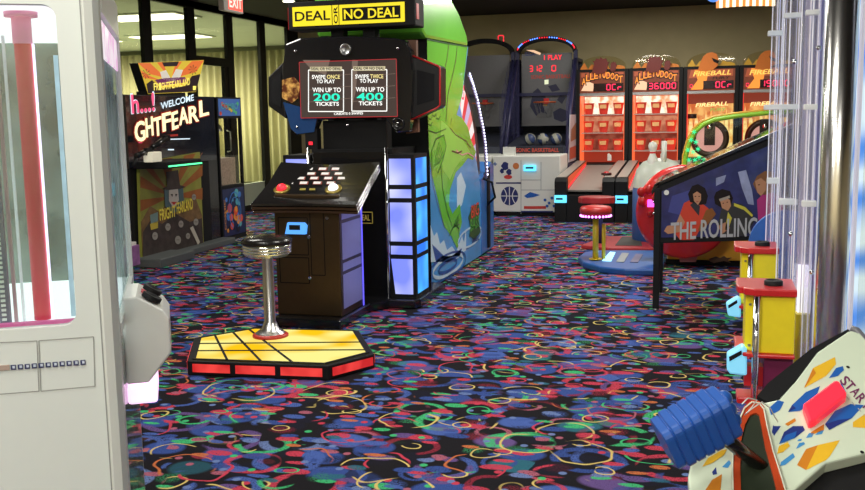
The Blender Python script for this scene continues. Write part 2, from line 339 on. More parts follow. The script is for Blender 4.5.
# exit sign
a = XP(-4.9).at(224, 10); b = XP(-4.9).at(243, 9); ez = a.z
t = thing('exit_sign', 'small red lit exit sign at the ceiling over the glass door', 'sign', (-4.93, (a.y + b.y) / 2, ez))
MB().box(-4.96, a.y, ez, -4.9, b.y, ez + .2, P('exit_case', (.45, .4, .36), .5)).box(-4.94, (a.y + b.y) / 2 - .03, ez + .2, -4.92, (a.y + b.y) / 2 + .03, CEIL, MATTE).build('housing', t)
MB().box(-4.9, a.y + .1, ez + .02, -4.898, b.y - .01, ez + .18, P('exit_red', (.8, .05, .03), .4, em=1.0, emc=(.9, .1, .06))).build('lit_face', t)
MB().text('EXIT', (-4.896, a.y + .12, ez + .045), (-4.896, b.y - .03, ez + .045), .11, Z1, E('exit_letters', (1, .7, .6), 1.3)).build('letters', t)
t = thing('ceiling_spotlight', 'small bright ceiling spotlight above the dark game-show machine', 'light', (-5.55, 12.6, CEIL))
p = YP(12.2).at(288.5, 1)
MB().cyl((p.x, p.y, CEIL), (p.x, p.y, p.z), .09, P('spot_white', (.5, .5, .45), .4)).build('housing', t)
MB().cyl((p.x, p.y, p.z), (p.x, p.y, p.z - .01), .075, E('spot_lamp', (1, .95, .75), 6)).build('lamp', t)

# striped light canopy hanging at the back right
t = thing('hanging_lamp_canopy', 'orange and white striped lit canopy hanging from the ceiling at the back right', 'lamp', (.6, 11.8, CEIL))
q = YP(11.5); mb = MB()
CO = E('lamp_orange', (1, .35, .08), 1.0); CW = E('lamp_cream', (1, .86, .55), 2.2)
a = q.at(716, 8); b = q.at(775, 6); nn = 18
for i in range(nn):
    xa = a.x + (b.x - a.x) * i / nn; xb = a.x + (b.x - a.x) * (i + 1) / nn; zz = a.z + (b.z - a.z) * i / nn
    ya = 11.5 - .12 * math.sin(PI * i / nn); mb.prism([(xa, ya, zz), (xb, ya, zz), (xb, ya + .05, zz + .3), (xa, ya + .05, zz + .3)], (0, .03, 0), CW if i % 2 else CO)
mb.build('striped_shade', t, fixn=True)
MB().box(a.x - .05, 11.3, a.z + .22, b.x, 11.9, CEIL, MATTE).build('housing', t)
MB().ball((a.x - .03, 11.45, a.z + .15), .09, E('lamp_blue', (.1, .3, .9), 1)).build('end_cap', t)

# ================================================================== BALL ROLLING ALLEYS
LED = E('led_red', (1, .025, .045), 1.5); LEDM = E('led_magenta', (1, .02, .09), 1.7); CYAN = E('reader_glow', (.12, .62, .95), 1.6)
ALX = -1.9; PIT = .8; AF = 14.9
SKIN = P('alley_brown', (.14, .03, .015), .4, var=.8, scale=14, em=.18, emc=(.5, .1, .03)); FLM = E('flame_orange', (1, .32, .04), 1.0); PALE = E('pale_glow', (1, .62, .38), .9)
FLD = P('flame_ink', (.75, .22, .02), .5); CREAT = P('creature_maroon', (.16, .015, .01), .5)
def alley(i, label, disp, kind):
    x0 = ALX + PIT * i; x1 = x0 + PIT; w = PIT
    t = thing('alley_roller_game', label, 'arcade game', ((x0 + x1) / 2, 13.9, 0), 0, 'ball rolling games along the back wall')
    # upright cabinet
    mb = MB().box(x0 + .005, AF, 0, x0 + .06, BY - .06, 2.1, MATTE).box(x1 - .06, AF, 0, x1 - .005, BY - .06, 2.1, MATTE).box(x0 + .06, AF, 2.06, x1 - .06, BY - .06, 2.1, MATTE)
    mb.box(x0 + .06, AF + .55, 0, x1 - .06, AF + .6, 2.06, MATTE).box(x0 + .06, AF, 0, x1 - .06, AF + .5, .66, MATTE).box(x0 + .06, AF, 1.70, x1 - .06, AF + .5, 1.74, STEEL)
    mb.build('cabinet', t)
    # marquee
    a, b = x0 + .06, x1 - .06
    mb = MB().box(a, AF + .01, 1.74, b, AF + .05, 2.06, SKIN)
    y = AF + .004
    if kind == 0:
        mb.flat([(a + .02, y + .002, 1.78), (a + .2, y + .002, 1.77), (a + .22, y + .002, 1.88), (a + .1, y + .002, 1.93)], PALE)
        mb.flat([(a + .02, y + .003, 1.98), (b - .02, y + .003, 2.0), (b - .02, y + .003, 2.05), (a + .02, y + .003, 2.05)], P('marquee_rust', (.35, .07, .03), .5, em=.3, emc=(.6, .14, .05)))
        word = 'ALLEYODOOT'; hs = [.10] * 5 + [.15, .10, .10, .10, .105]
        INK = P('letter_ink', (.03, .01, .01), .6)
        for k, c in enumerate(word):
            xx = a + .03 + (b - a - .06) * k / 10; zz = 1.875 + .085 * math.sin(PI * (k + .3) / 9.5) ** .7 if k else 1.87
            hh = hs[k]; mb.text(c, (xx - .014, y + .001, zz - .016), (xx + .076, y + .001, zz - .011), hh + .034, Z1, INK)
            mb.text(c, (xx, y, zz), (xx + .060, y, zz + .004), hh, Z1, FLM)
    else:
        mb.flat([(a + .05, y + .002, 1.76), (a + .22, y + .002, 1.76), (a + .28, y + .002, 1.9), (a + .3, y + .002, 2.05), (a + .1, y + .002, 2.05), (a + .15, y + .002, 1.9)], FLM)
        mb.flat([(a + .02, y + .003, 1.93), (b - .03, y + .003, 1.95), (b - .03, y + .003, 2.05), (a + .05, y + .003, 2.05)], P('marquee_rust', (.35, .07, .03), .5, em=.3, emc=(.6, .14, .05)))
        mb.text('FIREBALL', (a + .08, y, 1.955), (b - .06, y, 1.97), .07, Z1, E('flame_yellow', (1, .62, .12), 1.1), .3)
        mb.text('FURY', (a + .36, y, 1.90), (a + .6, y, 1.905), .045, Z1, P('letter_ink', (.03, .01, .01), .6), .2)
        mb.seg('0', (a + .03, y, 1.79), (a + .09, y, 1.79), .045, Z1, LEDM, (0, -1, 0))
    mb.build('marquee', t, fixn=False)
    # score display
    mb = MB().box(b - .47 + (0 if kind == 0 else .02), AF - .004, 1.765, b - .02, AF + .012, 1.885, P('display_black', (.02, .003, .004), .2))
    n = 5; mb.seg(disp.rjust(5), (b - .45, AF - .008, 1.785), (b - .03, AF - .008, 1.785), .082, Z1, LEDM, (0, -1, 0), .17)
    mb.build('score_display', t, fixn=False)
    # arched clear topper
    cx = (x0 + x1) / 2; R = w / 2 - .04
    arc = [(cx + R * math.cos(PI * k / 20), AF + .04, 2.10 + .2 * math.sin(PI * k / 20) ** .8 if 0 < k < 20 else 2.10) for k in range(21)]
    mb = MB().prism(arc, (0, .008, 0), GLASS('clear_topper', (.93, .9, .78), .03)); tp = mb.build('topper', t)
    mb = MB(); fl = [(cx - R + .02, AF + .036, 2.1)]
    for k in range(13):
        xx = cx - R + .03 + (2 * R - .06) * k / 12; fl.append((xx, AF + .036, 2.13 + (.05 if k % 2 else 0) + .03 * math.sin(k * 2.1)))
    fl.append((cx + R - .02, AF + .036, 2.1)); mb.flat(fl, FLD if kind == 0 else P('flame_yellow_ink', (.75, .42, .03), .5)).build('flames', tp)
    mb = MB()
    if kind == 0:   # horned dark figure over the marquee
        pr_ = [(-.13, 2.06), (-.10, 2.19), (-.13, 2.23), (-.09, 2.22), (-.07, 2.26), (-.02, 2.25), (0, 2.28), (.03, 2.25), (.08, 2.26), (.10, 2.20), (.13, 2.21), (.10, 2.15), (.09, 2.07), (.03, 2.03), (-.05, 2.02)]
        mb.prism([(cx - .02 + q[0], AF - .03, q[1]) for q in pr_], (0, .05, 0), CREAT)
        mb.prism([(cx + .17 + q[0] * .4, AF - .02, 2.08 + (q[1] - 2.06) * .6) for q in pr_], (0, .03, 0), CREAT)
    else:
        pr_ = [(-.16, 2.04), (-.13, 2.15), (-.09, 2.24), (-.03, 2.29), (.04, 2.30), (.10, 2.27), (.13, 2.2), (.12, 2.1), (.05, 2.04), (-.05, 2.02)]
        mb.prism([(cx - .03 + q[0], AF - .03, q[1]) for q in pr_], (0, .05, 0), P('flame_head', (.75, .2, .02), .5))
        mb.prism([(cx, AF - .036, 2.22), (cx + .11, AF - .036, 2.17), (cx + .09, AF - .036, 2.13), (cx + .03, AF - .036, 2.16)], (0, .004, 0), MATTE)
    mb.build('topper_figure', tp)
    # interior
    mb = MB()
    if kind == 0:
        mb.box(a, AF + .48, .66, b, AF + .5, 1.70, E('lit_orange', (.55, .05, .02), .5))
        for r_, (z0, z1) in enumerate(((1.42, 1.69), (1.14, 1.38), (.86, 1.10))):
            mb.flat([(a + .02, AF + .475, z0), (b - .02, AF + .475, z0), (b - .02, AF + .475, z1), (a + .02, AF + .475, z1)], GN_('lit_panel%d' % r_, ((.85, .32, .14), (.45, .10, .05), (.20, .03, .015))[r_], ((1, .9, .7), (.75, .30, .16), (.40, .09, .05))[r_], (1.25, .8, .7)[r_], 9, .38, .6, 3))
        mb.box(a, AF + .02, .66, a + .012, AF + .48, 1.70, E('lit_side', (1, .16, .05), .9)).box(b - .012, AF + .02, .66, b, AF + .48, 1.70, E('lit_side', (1, .16, .05), .9))
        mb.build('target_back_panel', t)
        for z in (1.40, 1.12, .84): MB().box(a + .012, AF + .12, z, b - .012, AF + .47, z + .015, P('clear_grey_shelf', (.45, .4, .36), .3)).build('target_shelf', t)
        k = 0
        for z in (1.415, 1.135, .855):
            for j in range(3):
                cxx = a + (b - a) * (j + .5) / 3
                CUP = P('cup_red', (.70, .04, .03), .35, em=.22, emc=(.9, .08, .04))
                MB().lathe([(.055, 0), (.06, .005), (.085, .17), (.092, .175), (.08, .172), (.05, .01)], (cxx, AF + .25, z), CUP, 14).box(cxx - .05, AF + .158, z + .09, cxx + .05, AF + .165, z + .15, P('cup_score', (.85, .5, .2), .5)).build('target_cup', t)
        MB().flat([(a + .42, AF + .1, .70), (a + .48, AF + .1, .70), (a + .48, AF + .1, .78), (a + .44, AF + .1, .82), (a + .42, AF + .1, .8)], OFFW).build('score_card', t)
    else:
        mb.box(a, AF + .48, .66, b, AF + .5, 1.70, GN_('fire_back', (.65, .14, .03), (1, .55, .16), .9, 7, .38, .62, 3))
        for k in range(9):
            xx = a + (b - a) * k / 9
            mb.flat([(xx, AF + .47, .66), (xx + .1, AF + .47, .66), (xx + .09, AF + .47, 1.2 + .12 * math.sin(k * 2.3)), (xx + .05, AF + .47, 1.42 + .1 * math.cos(k * 1.7)), (xx + .02, AF + .47, 1.1)], GN_('fire_yellow', (.9, .40, .08), (1, .78, .35), 1.05, 10, .38, .62, 2))
        mb.flat([(a, AF + .465, 1.55), (b, AF + .465, 1.55), (b, AF + .465, 1.7), (a, AF + .465, 1.7)], E('fire_dark', (.35, .06, .03), .6))
        mb.text('FIREBALL', (a + .12, AF + .455, 1.50), (b - .08, AF + .455, 1.52), .06, Z1, E('flame_yellow2', (1, .75, .3), 1.4), .3).text('FURY', (a + .34, AF + .455, 1.43), (b - .12, AF + .455, 1.435), .05, Z1, E('flame_green', (.4, .6, .1), .8), .3)
        mb.box(a, AF + .02, .66, a + .012, AF + .48, 1.70, E('lit_red_side', (.9, .04, .03), .9)).build('target_back_panel', t)
        c = Vector(((a + b) / 2, AF + .4, 1.02))
        mb = MB().lathe([(.20, -.02), (.25, -.06), (.29, -.02), (.28, .05), (.22, .05), (.20, -.02)], c, P('hoop_dark', (.06, .03, .02), .3), 36, (0, 1, 0)); mb.build('target_ring', t)
        MB().cyl(c + Vector((0, .03, 0)), c + Vector((0, .04, 0)), .21, E('hoop_pink', (.85, .4, .38), .8), 32).build('ring_backing', t)
        mb = MB().box(c.x - .08, AF + .28, .92, c.x + .08, AF + .36, 1.3, P('lamp_dark', (.03, .02, .02), .25)); mb.ball((c.x, AF + .3, 1.2), .05, CHROME); mb.build('ball_chute', t)
        for s_ in (-.27, .27): MB().cyl((c.x + s_, AF + .3, 1.33), (c.x + s_, AF + .3, 1.40), .075, P('cup_dark', (.03, .02, .02), .3)).build('upper_cup', t)
        MB().box(a + .02, AF + .05, .66, b - .02, AF + .45, .74, P('alley_green', (.02, .22, .08), .5)).build('ball_tray', t)
    # lane
    FY = 12.65
    RT_ = P('rail_cover', (.40, .36, .32), .35); OSD = P('orange_side', (.75, .10, .03), .5, em=.2, emc=(1, .12, .03)); LN = P('lane_grey', (.30, .27, .24), .5)
    MB().prism([(x0 + .17, FY + .2, .0), (x0 + .17, AF, .0), (x0 + .17, AF, .62), (x0 + .17, FY + .2, .42)], (w - .34, 0, 0), MATTE, None).build('lane_bed', t)
    MB().prism([(x0 + .17, FY + .12, .40), (x0 + .17, AF, .62), (x0 + .17, AF, .64), (x0 + .17, FY + .12, .42)], (w - .34, 0, 0), LN).build('lane', t)
    for s_, xa in ((0, x0 + .005), (1, x1 - .165)):
        r_ = MB().prism([(xa, FY, 0), (xa, AF, 0), (xa, AF, .70), (xa, FY + .05, .585), (xa, FY, .54)], (.16, 0, 0), MATTE).build('side_rail', t, bevel=.006)
        MB().prism([(xa + .015, FY + .1, .592), (xa + .015, AF, .702), (xa + .015, AF, .708), (xa + .015, FY + .1, .598)], (.13, 0, 0), RT_).build('rail_cover', r_)
        xi = xa + .161 if s_ == 0 else xa - .003
        MB().prism([(xi, FY + .15, .43), (xi, AF, .64), (xi, AF, .70), (xi, FY + .15, .59)], (.002, 0, 0), OSD).build('orange_lining', r_)
        if s_ == 0:
            mb = MB()
            for k in range(18):
                yy = FY + .18 + k * .11; zz = .44 + (yy - FY - .15) * .1; mb.box(xi + .002, yy, zz, xi + .008, yy + .045, zz + .03, LED)
            mb.build('led_strip', r_)
    MB().box(x0 + .008, FY - .03, .26, x0 + .17, FY, .36, CYAN).box(x0 + .03, FY - .034, .30, x0 + .12, FY - .03, .325, MATTE).build('card_reader', t, bevel=.01)
    MB().box(x0 + .17, FY, 0, x1 - .17, FY + .2, .36, MATTE).build('front_panel', t)
    MB().lathe([(.07, 0), (.07, .03), (.05, .03), (.045, .0)], (x1 - .14, FY + .3, .61), P('ball_dark', (.05, .01, .01), .3), 18).ball((x1 - .14, FY + .3, .62), .042, RED).build('ball_pocket', t)
    return t
alley(0, 'leftmost orange-lit alley roller game, display reading 0Cr, beside basketball cage', '0Cr', 0)
alley(1, 'orange-lit alley roller game whose red display reads 36000', '36000', 0)
alley(2, 'yellow flame-themed roller game with red 0Cr display and large ring target', '0Cr', 1)
alley(3, 'flame-themed roller game at far right partly behind the clear tubes', '15000', 1)

# ================================================================== BASKETBALL CAGES
def hoops(x0, label, detail):
    x1 = x0 + .96; Y0 = 13.3; Y1 = BY - .05; cx = (x0 + x1) / 2; AY = 15.1
    t = thing('basketball_game', label, 'arcade game', (cx, 14.4, 0), 0, 'basketball cages in the back corner')
    MB().box(x0, Y0, .06, x1, Y0 + .75, .86, OFFW).box(x0 + .04, Y0 + .03, 0, x1 - .04, Y0 + .7, .06, MATTE).build('base_cabinet', t, bevel=.015)
    NAV = P('navy_ink', (.02, .03, .16), .4); q = Y0 - .003
    if detail:
        def pt(x, y): return YP(q).at(x, y)
        mb = MB(); LN = P('panel_line', (.35, .37, .38), .5)
        for (a, b) in (((521, 160), (521, 214)), ((541, 162), (541, 190)), ((521, 190), (560, 190)), ((521, 180), (541, 180))): mb.strip([pt(*a), pt(*b)], .008, (0, -1, 0), LN)
        c = pt(509.5, 196); mb.prism([c + Vector((.125 * math.cos(k * PI / 16), 0, .135 * math.sin(k * PI / 16))) for k in range(32)], (0, -.001, 0), NAV)
        wl = P('white_ink', (.85, .85, .85), .5)
        o_ = Vector((0, -.003, 0))
        mb.strip([c + o_ + Vector((0, 0, -.13)), c + o_ + Vector((0, 0, .13))], .012, (0, -1, 0), wl).strip([c + o_ + Vector((-.12, 0, .0)), c + o_ + Vector((.12, 0, 0))], .012, (0, -1, 0), wl)
        for s_ in (-1, 1): mb.strip([c + o_ + Vector((s_ * (.1 - .06 * math.cos(k)), 0, .085 * k * 1.0)) for k in (-1.3, -.9, -.4, 0, .4, .9, 1.3)], .012, (0, -1, 0), wl)
        mb.strip([pt(496, 183), pt(521, 183)], .02, (0, -1, 0), NAV).strip([pt(521, 211.5), pt(553, 211.5)], .02, (0, -1, 0), NAV).strip([pt(524, 207.5), pt(546, 207.5)], .04, (0, -1, 0), P('red_ink', (.6, .05, .04), .5))
        mb.prism([pt(524, 196), pt(530, 192), pt(540, 195), pt(534, 197), pt(527, 198)], (0, -.001, 0), BLUE)
        for a in ((545, 200), (549, 203), (552, 198), (547, 206), (554, 206)):
            c = pt(*a); mb.prism([c + Vector((.022 * math.cos(k * PI / 3), 0, .022 * math.sin(k * PI / 3))) for k in range(6)], (0, -.001, 0), BLUE)
        c = pt(516, 166); mb.prism([c + Vector((.045 * math.cos(k * PI / 8), 0, .045 * math.sin(k * PI / 8))) for k in range(16)], (0, -.001, 0), P('ball_orange', (.65, .2, .05), .5))
        c = pt(495, 164); mb.strip([c + Vector((-.03, 0, 0)), c + Vector((.03, 0, 0))], .012, (0, -1, 0), BLUE).strip([c + Vector((0, 0, -.03)), c + Vector((0, 0, .03))], .012, (0, -1, 0), BLUE)
        for (dx, dz, r) in ((505, 166, .06), (509, 172, .045), (502, 171, .035)):
            c = pt(dx, dz); mb.prism([c + Vector((r * math.cos(k * PI / 5) * (1 if k % 2 else .7), 0, r * math.sin(k * PI / 5))) for k in range(10)], (0, -.001, 0), NAV)
        c = pt(508, 177); mb.prism([c + Vector((.06 * math.cos(k * PI / 5), 0, .03 * math.sin(k * PI / 5))) for k in range(10)], (0, -.0015, 0), P('red_ink', (.6, .05, .04), .5))
        mb.build('front_artwork', t, fixn=False)
        a = pt(524, 171); b = pt(536, 165)
        MB().box(a.x, Y0 - .04, a.z, b.x, Y0, b.z, CYAN).box(a.x + .03, Y0 - .045, b.z - .05, b.x - .03, Y0 - .04, b.z - .025, MATTE).build('card_reader', t, bevel=.01)
        a = pt(501.5, 155); MB().box(a.x, Y0 + .1, .86, a.x + .18, Y0 + .13, .98, OFFW).build('score_card', t)
    # dark inner box
    DK = P('cage_dark', (.012, .014, .03), .6)
    NET = P('net_navy', (.02, .02, .09), .7)
    mb = MB()
    for x in (x0 + .02, x1 - .02):
        mb.tube([(x, Y0 + .75, .86), (x, Y0 + 1.15, 1.5), (x, AY, 2.3)], .03, P('frame_navy', (.03, .03, .09), .4))
        mb.box(x - .03, AY - .04, 0, x + .03, AY + .04, 2.42, P('frame_navy', (.03, .03, .09), .4))
        mb.box(x - .03, Y1 - .08, 0, x + .03, Y1, 2.3, P('frame_navy', (.03, .03, .09), .4))
        mb.box(x - .03, AY, 2.25, x + .03, Y1, 2.3, P('frame_navy', (.03, .03, .09), .4))
    mb.build('cage_frame', t)
    # nets at both sides
    for x in (x0 + .02, x1 - .02):
        mb = MB()
        for k in range(16):
            y = Y0 + .75 + (Y1 - Y0 - .8) * k / 16; mb.cyl((x, y, .9), (x, y, 1.4 + min(.85, (y - Y0 - .5) * .9)), .004, NET, 4)
        for k in range(16): z = .95 + k * .085; mb.cyl((x, Y0 + .75 + max(0, (z - 1.2)) * .9, z), (x, Y1, z), .004, NET, 4)
        mb.build('side_net', t)
    MB().box(x0 + .02, AY + .5, .86, x1 - .02, AY + .6, 2.3, DK).box(x0 + .04, AY - .02, 1.72, x1 - .04, AY + .0, 1.77, P('frame_navy', (.03, .03, .09), .4)).box(x0 + .02, Y0 + .75, .5, x1 - .02, Y1, .62, DK).build('rear_panel', t)
    # arch
    R = .47
    arc = []; inner = []
    for k in range(25):
        a = PI * k / 24; arc.append((cx + R * math.cos(a), AY - .05, 2.42 + .22 * math.sin(a))); inner.append((cx + (R - .05) * math.cos(a), AY - .05, 2.38 + .19 * math.sin(a)))
    mb = MB()
    for k in range(24): mb.prism([arc[k], arc[k + 1], inner[k + 1], inner[k]], (0, .12, 0), MATTE)
    ar = mb.build('top_arch', t)
    if detail:
        mb = MB(); B_ = E('led_blue', (.1, .25, 1), 3)
        for k in range(34):
            a = PI * (k + 1.5) / 36; mb.ball((cx + (R - .02) * math.cos(a), AY - .06, 2.42 + .20 * math.sin(a)), .012, B_ if (k // 4) % 2 else LED, 6)
        mb.build('led_strip', ar)
    # backboard with displays
    BYY = AY + .03
    mb = MB().box(x0 + .08, BYY, 1.25, x1 - .08, BYY + .02, 2.38, P('backboard_grey', (.17, .17, .18), .25, coat=.2))
    if detail:
        q = BYY - .003
        def bt(x, y): return YP(q).at(x, y)
        mb.text('1 PLAY', bt(544, 60), bt(562, 59.5), .075, Z1, LED)
        mb.seg('312', bt(529, 71.5), bt(543, 71), .085, Z1, LED, (0, -1, 0)).seg('0', bt(551, 71), bt(557, 71), .085, Z1, LED, (0, -1, 0))
        mb.text('SONIC BASKETBALL', bt(531, 79), bt(571, 78), .06, Z1, P('dim_red', (.35, .04, .03), .5, em=.25, emc=(.6, .08, .05)))
        mb.text('SEGA', bt(525, 56), bt(535, 55.7), .06, Z1, P('dim_blue', (.05, .07, .25), .5))
        mb.flat([bt(526, 50), bt(534, 50), bt(541, 53), bt(540, 55), bt(532, 52)], PALE)
        DBL = P('print_navy', (.02, .02, .06), .4)
        for pts in (((533, 92), (538, 88), (541, 92), (546, 97), (543, 106), (547, 114), (541, 112), (536, 116), (530, 106)), ((553, 112), (560, 108), (568, 111), (572, 118), (562, 122), (554, 119)), ((548, 86), (556, 84), (560, 90), (552, 92)), ((560, 95), (566, 97), (562, 104), (557, 100))): mb.flat([bt(*p_) for p_ in pts], DBL)
        mb.flat([bt(544.5, 80), bt(548.5, 79.5), bt(548.5, 84), bt(544.5, 84.5)], E('print_lit_spot', (.85, .9, .6), .9)).flat([bt(542, 101), bt(548, 101), bt(547, 106), bt(543, 106)], P('print_orange', (.5, .25, .05), .5))
    else:
        mb.seg('0', YP(BYY - .003).at(497, 42), YP(BYY - .003).at(505.5, 42), .1, Z1, LED, (0, -1, 0))
    mb.build('backboard', t, fixn=False)
    ring = [(cx + .17 * math.cos(k * PI / 12), BYY - .2 + .17 * math.sin(k * PI / 12), 1.62) for k in range(25)]
    h_ = MB().tube(ring, .01, P('hoop_orange', (.6, .12, .03), .4)).box(cx - .04, BYY - .04, 1.6, cx + .04, BYY, 1.68, RED).build('hoop', t)
    mb = MB()
    for k in range(12):
        a = k * PI / 6; mb.cyl((cx + .17 * math.cos(a), BYY - .2 + .17 * math.sin(a), 1.62), (cx + .1 * math.cos(a + .4), BYY - .2 + .1 * math.sin(a + .4), 1.38), .003, P('net_grey', (.15, .15, .15), .6), 4)
    mb.build('net', h_)
    # ball ramp
    MB().prism([(x0 + .03, Y0 + .75, .955), (x0 + .03, AY + .45, 1.14), (x0 + .03, AY + .45, .62), (x0 + .03, Y0 + .75, .62)], (.9, 0, 0), P('ramp_dark', (.04, .045, .07), .5)).build('ball_ramp', t)
    if detail:
        g_ = MB().box(x0 + .06, Y0 + .70, .86, x1 - .06, Y0 + .72, .96, P('scoreboard_dark', (.02, .02, .03), .3))
        g_.text('SONIC BASKETBALL', (x0 + .2, Y0 + .695, .88), (x1 - .12, Y0 + .695, .88), .06, Z1, P('dim_red', (.35, .04, .03), .5)); g_.build('name_plate', t, fixn=False)
        # side art
        s_ = x1 + .012
        mb = MB().prism([(s_, Y0 + .78, .72), (s_, AY + .1, .72), (s_, AY + .1, 1.42), (s_, Y0 + .95, 1.42)], (-.01, 0, 0), P('side_white', (.5, .5, .55), .4)).box(s_ - .01, Y0 + .75, .1, s_, AY + .1, .7, P('frame_navy', (.03, .03, .09), .4))
        mb.flat([(s_ + .002, Y0 + .85, .76), (s_ + .002, AY, .76), (s_ + .002, AY, .95), (s_ + .002, Y0 + .85, .93)], P('side_red', (.5, .1, .06), .5))
        mb.flat([(s_ + .002, Y0 + 1.0, 1.02), (s_ + .002, AY - .1, 1.05), (s_ + .002, AY - .2, 1.3), (s_ + .002, Y0 + 1.05, 1.2)], P('side_brown', (.3, .14, .08), .5)); mb.build('side_artwork', t, fixn=False)
    return t
hoops(-2.87, 'white-fronted basketball cage with glowing blue reader and red-blue lit arch', True)
hoops(-3.86, 'darker basketball cage further left, showing a single red zero', False)
q = [YP(14.2).at(x, 132) for x in (530, 543, 556)]
for i, c in enumerate(q):
    b1 = MB().ball((c.x, 14.2, 1.066), .086, P('ball_navy', (.03, .05, .14), .45), 20)
    for k in (0, 1): b1.lathe([(.083, -.03), (.0875, 0), (.083, .03)], (c.x, 14.2, 1.066), P('ball_white', (.30, .30, .26), .5), 24, ((1, .3, .2), (.2, .3, 1))[k] if i == 1 else ((1, .3 * i - .4, .5), (0, 1, .1))[k])
    tag(b1.build('basketball'), ['navy and white basketball at the left of the three on the ramp', 'navy and white basketball in the middle of the three', 'navy and white basketball at the right of the three'][i], 'ball', 'basketballs lying on the ramp')

# ================================================================== FISH WHEEL MACHINE
SX = -2.165; q = XP(SX)
t = thing('fishing_wheel_game', 'tall green fishing wheel game with leaping bass artwork and white led arc', 'arcade game', (-2.6, 8.7, 0))
FX = -3.05
prof = [q.at(*a) for a in ((427, 39), (468, 46.6), (465, 70), (462.5, 93), (459.5, 105), (463, 122), (470, 140), (476, 160), (480, 185), (481, 210), (481, 259.5))]
prof = [Vector((SX, v.y, max(v.z, .02))) for v in prof]; prof[0].z = 2.06; prof[0].y = 7.55; prof[-1].z = .02
prof.append(Vector((SX, 7.55, .02)))
MB().prism(prof, (FX - SX, 0, 0), P('body_dark', (.015, .016, .016), .5)).build('cabinet_body', t)
# artwork on the side: one mesh
n = (1, 0, 0); DX = .003
mb = MB(); WB = P('water_blue', (.08, .36, .78), .3, coat=.3, var=.25, scale=4); WL = P('water_light', (.60, .78, .92), .35); WD = P('water_deep', (.02, .09, .36), .35)
def D(pts, mat, lay=1): mb.flat([q.at(x, y, DX + .0008 * lay) for x, y in pts], mat)
def S(pts, w_, mat, lay=3):
    P_ = [Vector(q.at(x, y, DX + .0008 * lay)) for x, y in pts]; mb.strip(P_, w_, n, mat)
mb.flat([v + Vector((DX, 0, 0)) for v in prof], WB)
D([(427.2, 39.2), (467.5, 46.8), (465, 70), (462.5, 93), (459.5, 105), (455, 120), (452, 118), (440, 100), (427.4, 100)], GREEN, 1)
LG = P('fish_light_green', (.30, .68, .10), .3, var=.1, scale=6)
D([(427.4, 98), (452, 112), (462, 118), (468, 127), (471, 140), (476, 152), (473, 160), (468, 158), (462, 166), (456, 172), (450, 190), (449, 205), (456, 222), (458, 246), (451, 236), (444, 226), (438, 200), (432, 175), (429, 150)], GREEN, 2)
D([(441, 120), (452, 130), (463, 140), (470, 152), (463, 158), (455, 168), (450, 180), (443, 170), (440, 150)], LG, 3)
D([(432, 152), (437, 140), (444, 136), (446, 145), (443, 160), (438, 172), (433, 170)], GREEN, 4)   # fin
D([(447, 222), (455, 210), (460, 204), (462, 222), (459, 236), (458, 250), (453, 240)], GREEN, 4)  # tail
for k in range(6): S([(449 + k * 1.6, 236 - k * 4), (459.5, 214 + k * 5)], .012, DGREEN, 5)
for k in range(5): S([(433.5 + k * 1.2, 168 - k), (439 + k * 1.4, 142 + k * 3)], .010, DGREEN, 5)
S([(432, 172), (431.5, 152), (436, 139), (444, 135), (446.5, 146), (443, 160), (438, 173)], .012, DGREEN, 6)
S([(452, 118), (450, 128), (456, 135), (466, 141), (471, 148)], .010, P('ink_brown', (.12, .06, .03), .5), 5)
S([(456, 150), (462, 155), (468, 153), (474, 157)], .012, P('lip_pink', (.75, .35, .35), .4), 6)
S([(452, 151), (458, 153), (462, 151)], .014, P('ink_brown', (.12, .06, .03), .5), 6)
S([(441, 165), (443, 190), (447, 210), (452, 226)], .012, DGREEN, 5); S([(430, 160), (433, 185), (438, 205), (445, 228)], .008, P('ink_brown', (.12, .06, .03), .5), 5)
for k in range(7):
    a = (430.5 + (k % 3) * 4, 104 + (k // 3) * 9 + (k % 2) * 3); S([(a[0] - 1.5, a[1] - 2), (a[0] - 2, a[1] + 2), (a[0] + .5, a[1] + 3.5), (a[0] + 2, a[1])], .008, DGREEN, 5)
# seam + drip lines in the green upper part
S([(427.2, 39.2), (448, 43.5), (467.5, 46.6)], .012, DGREEN, 6); S([(449, 44), (447, 60), (444, 72), (442, 90), (443, 112)], .010, P('ink_brown', (.12, .06, .03), .5), 5)
S([(457.5, 46), (456, 60), (453, 74), (448, 95), (446, 122)], .012, P('ink_brown', (.12, .06, .03), .5), 5); S([(427.5, 130), (436, 133), (446, 129)], .008, DGREEN, 6)
# waves and ripples
for (cx_, cy_, rx, ry, wd, mt) in ((448, 266, 15, 9, .03, WL), (448, 266, 9, 5, .025, WD), (470, 248, 12, 9, .02, WL), (447, 267, 19, 13, .02, WD)):
    S([(max(431.5, min(481, cx_ + rx * math.cos(k * PI / 10))), min(cy_ + ry * math.sin(k * PI / 10) - (cx_ + rx * math.cos(k * PI / 10) - 448) * .5, 287 - (cx_ + rx * math.cos(k * PI / 10) - 431) * .6)) for k in range(21)], wd, mt, 7)
D([(430.6, 225), (434, 236), (437, 232), (440, 244), (444, 240), (447, 250), (452, 246), (456, 252), (462, 236), (464, 242), (466, 228), (466, 250), (458, 258), (444, 262), (431, 262)], WL, 6)
D([(432, 244), (438, 250), (444, 256), (452, 256), (462, 248), (460, 256), (448, 262), (436, 262)], WD, 7)
D([(457, 178), (461, 172), (466, 186), (462, 205), (457, 210)], WL, 1)
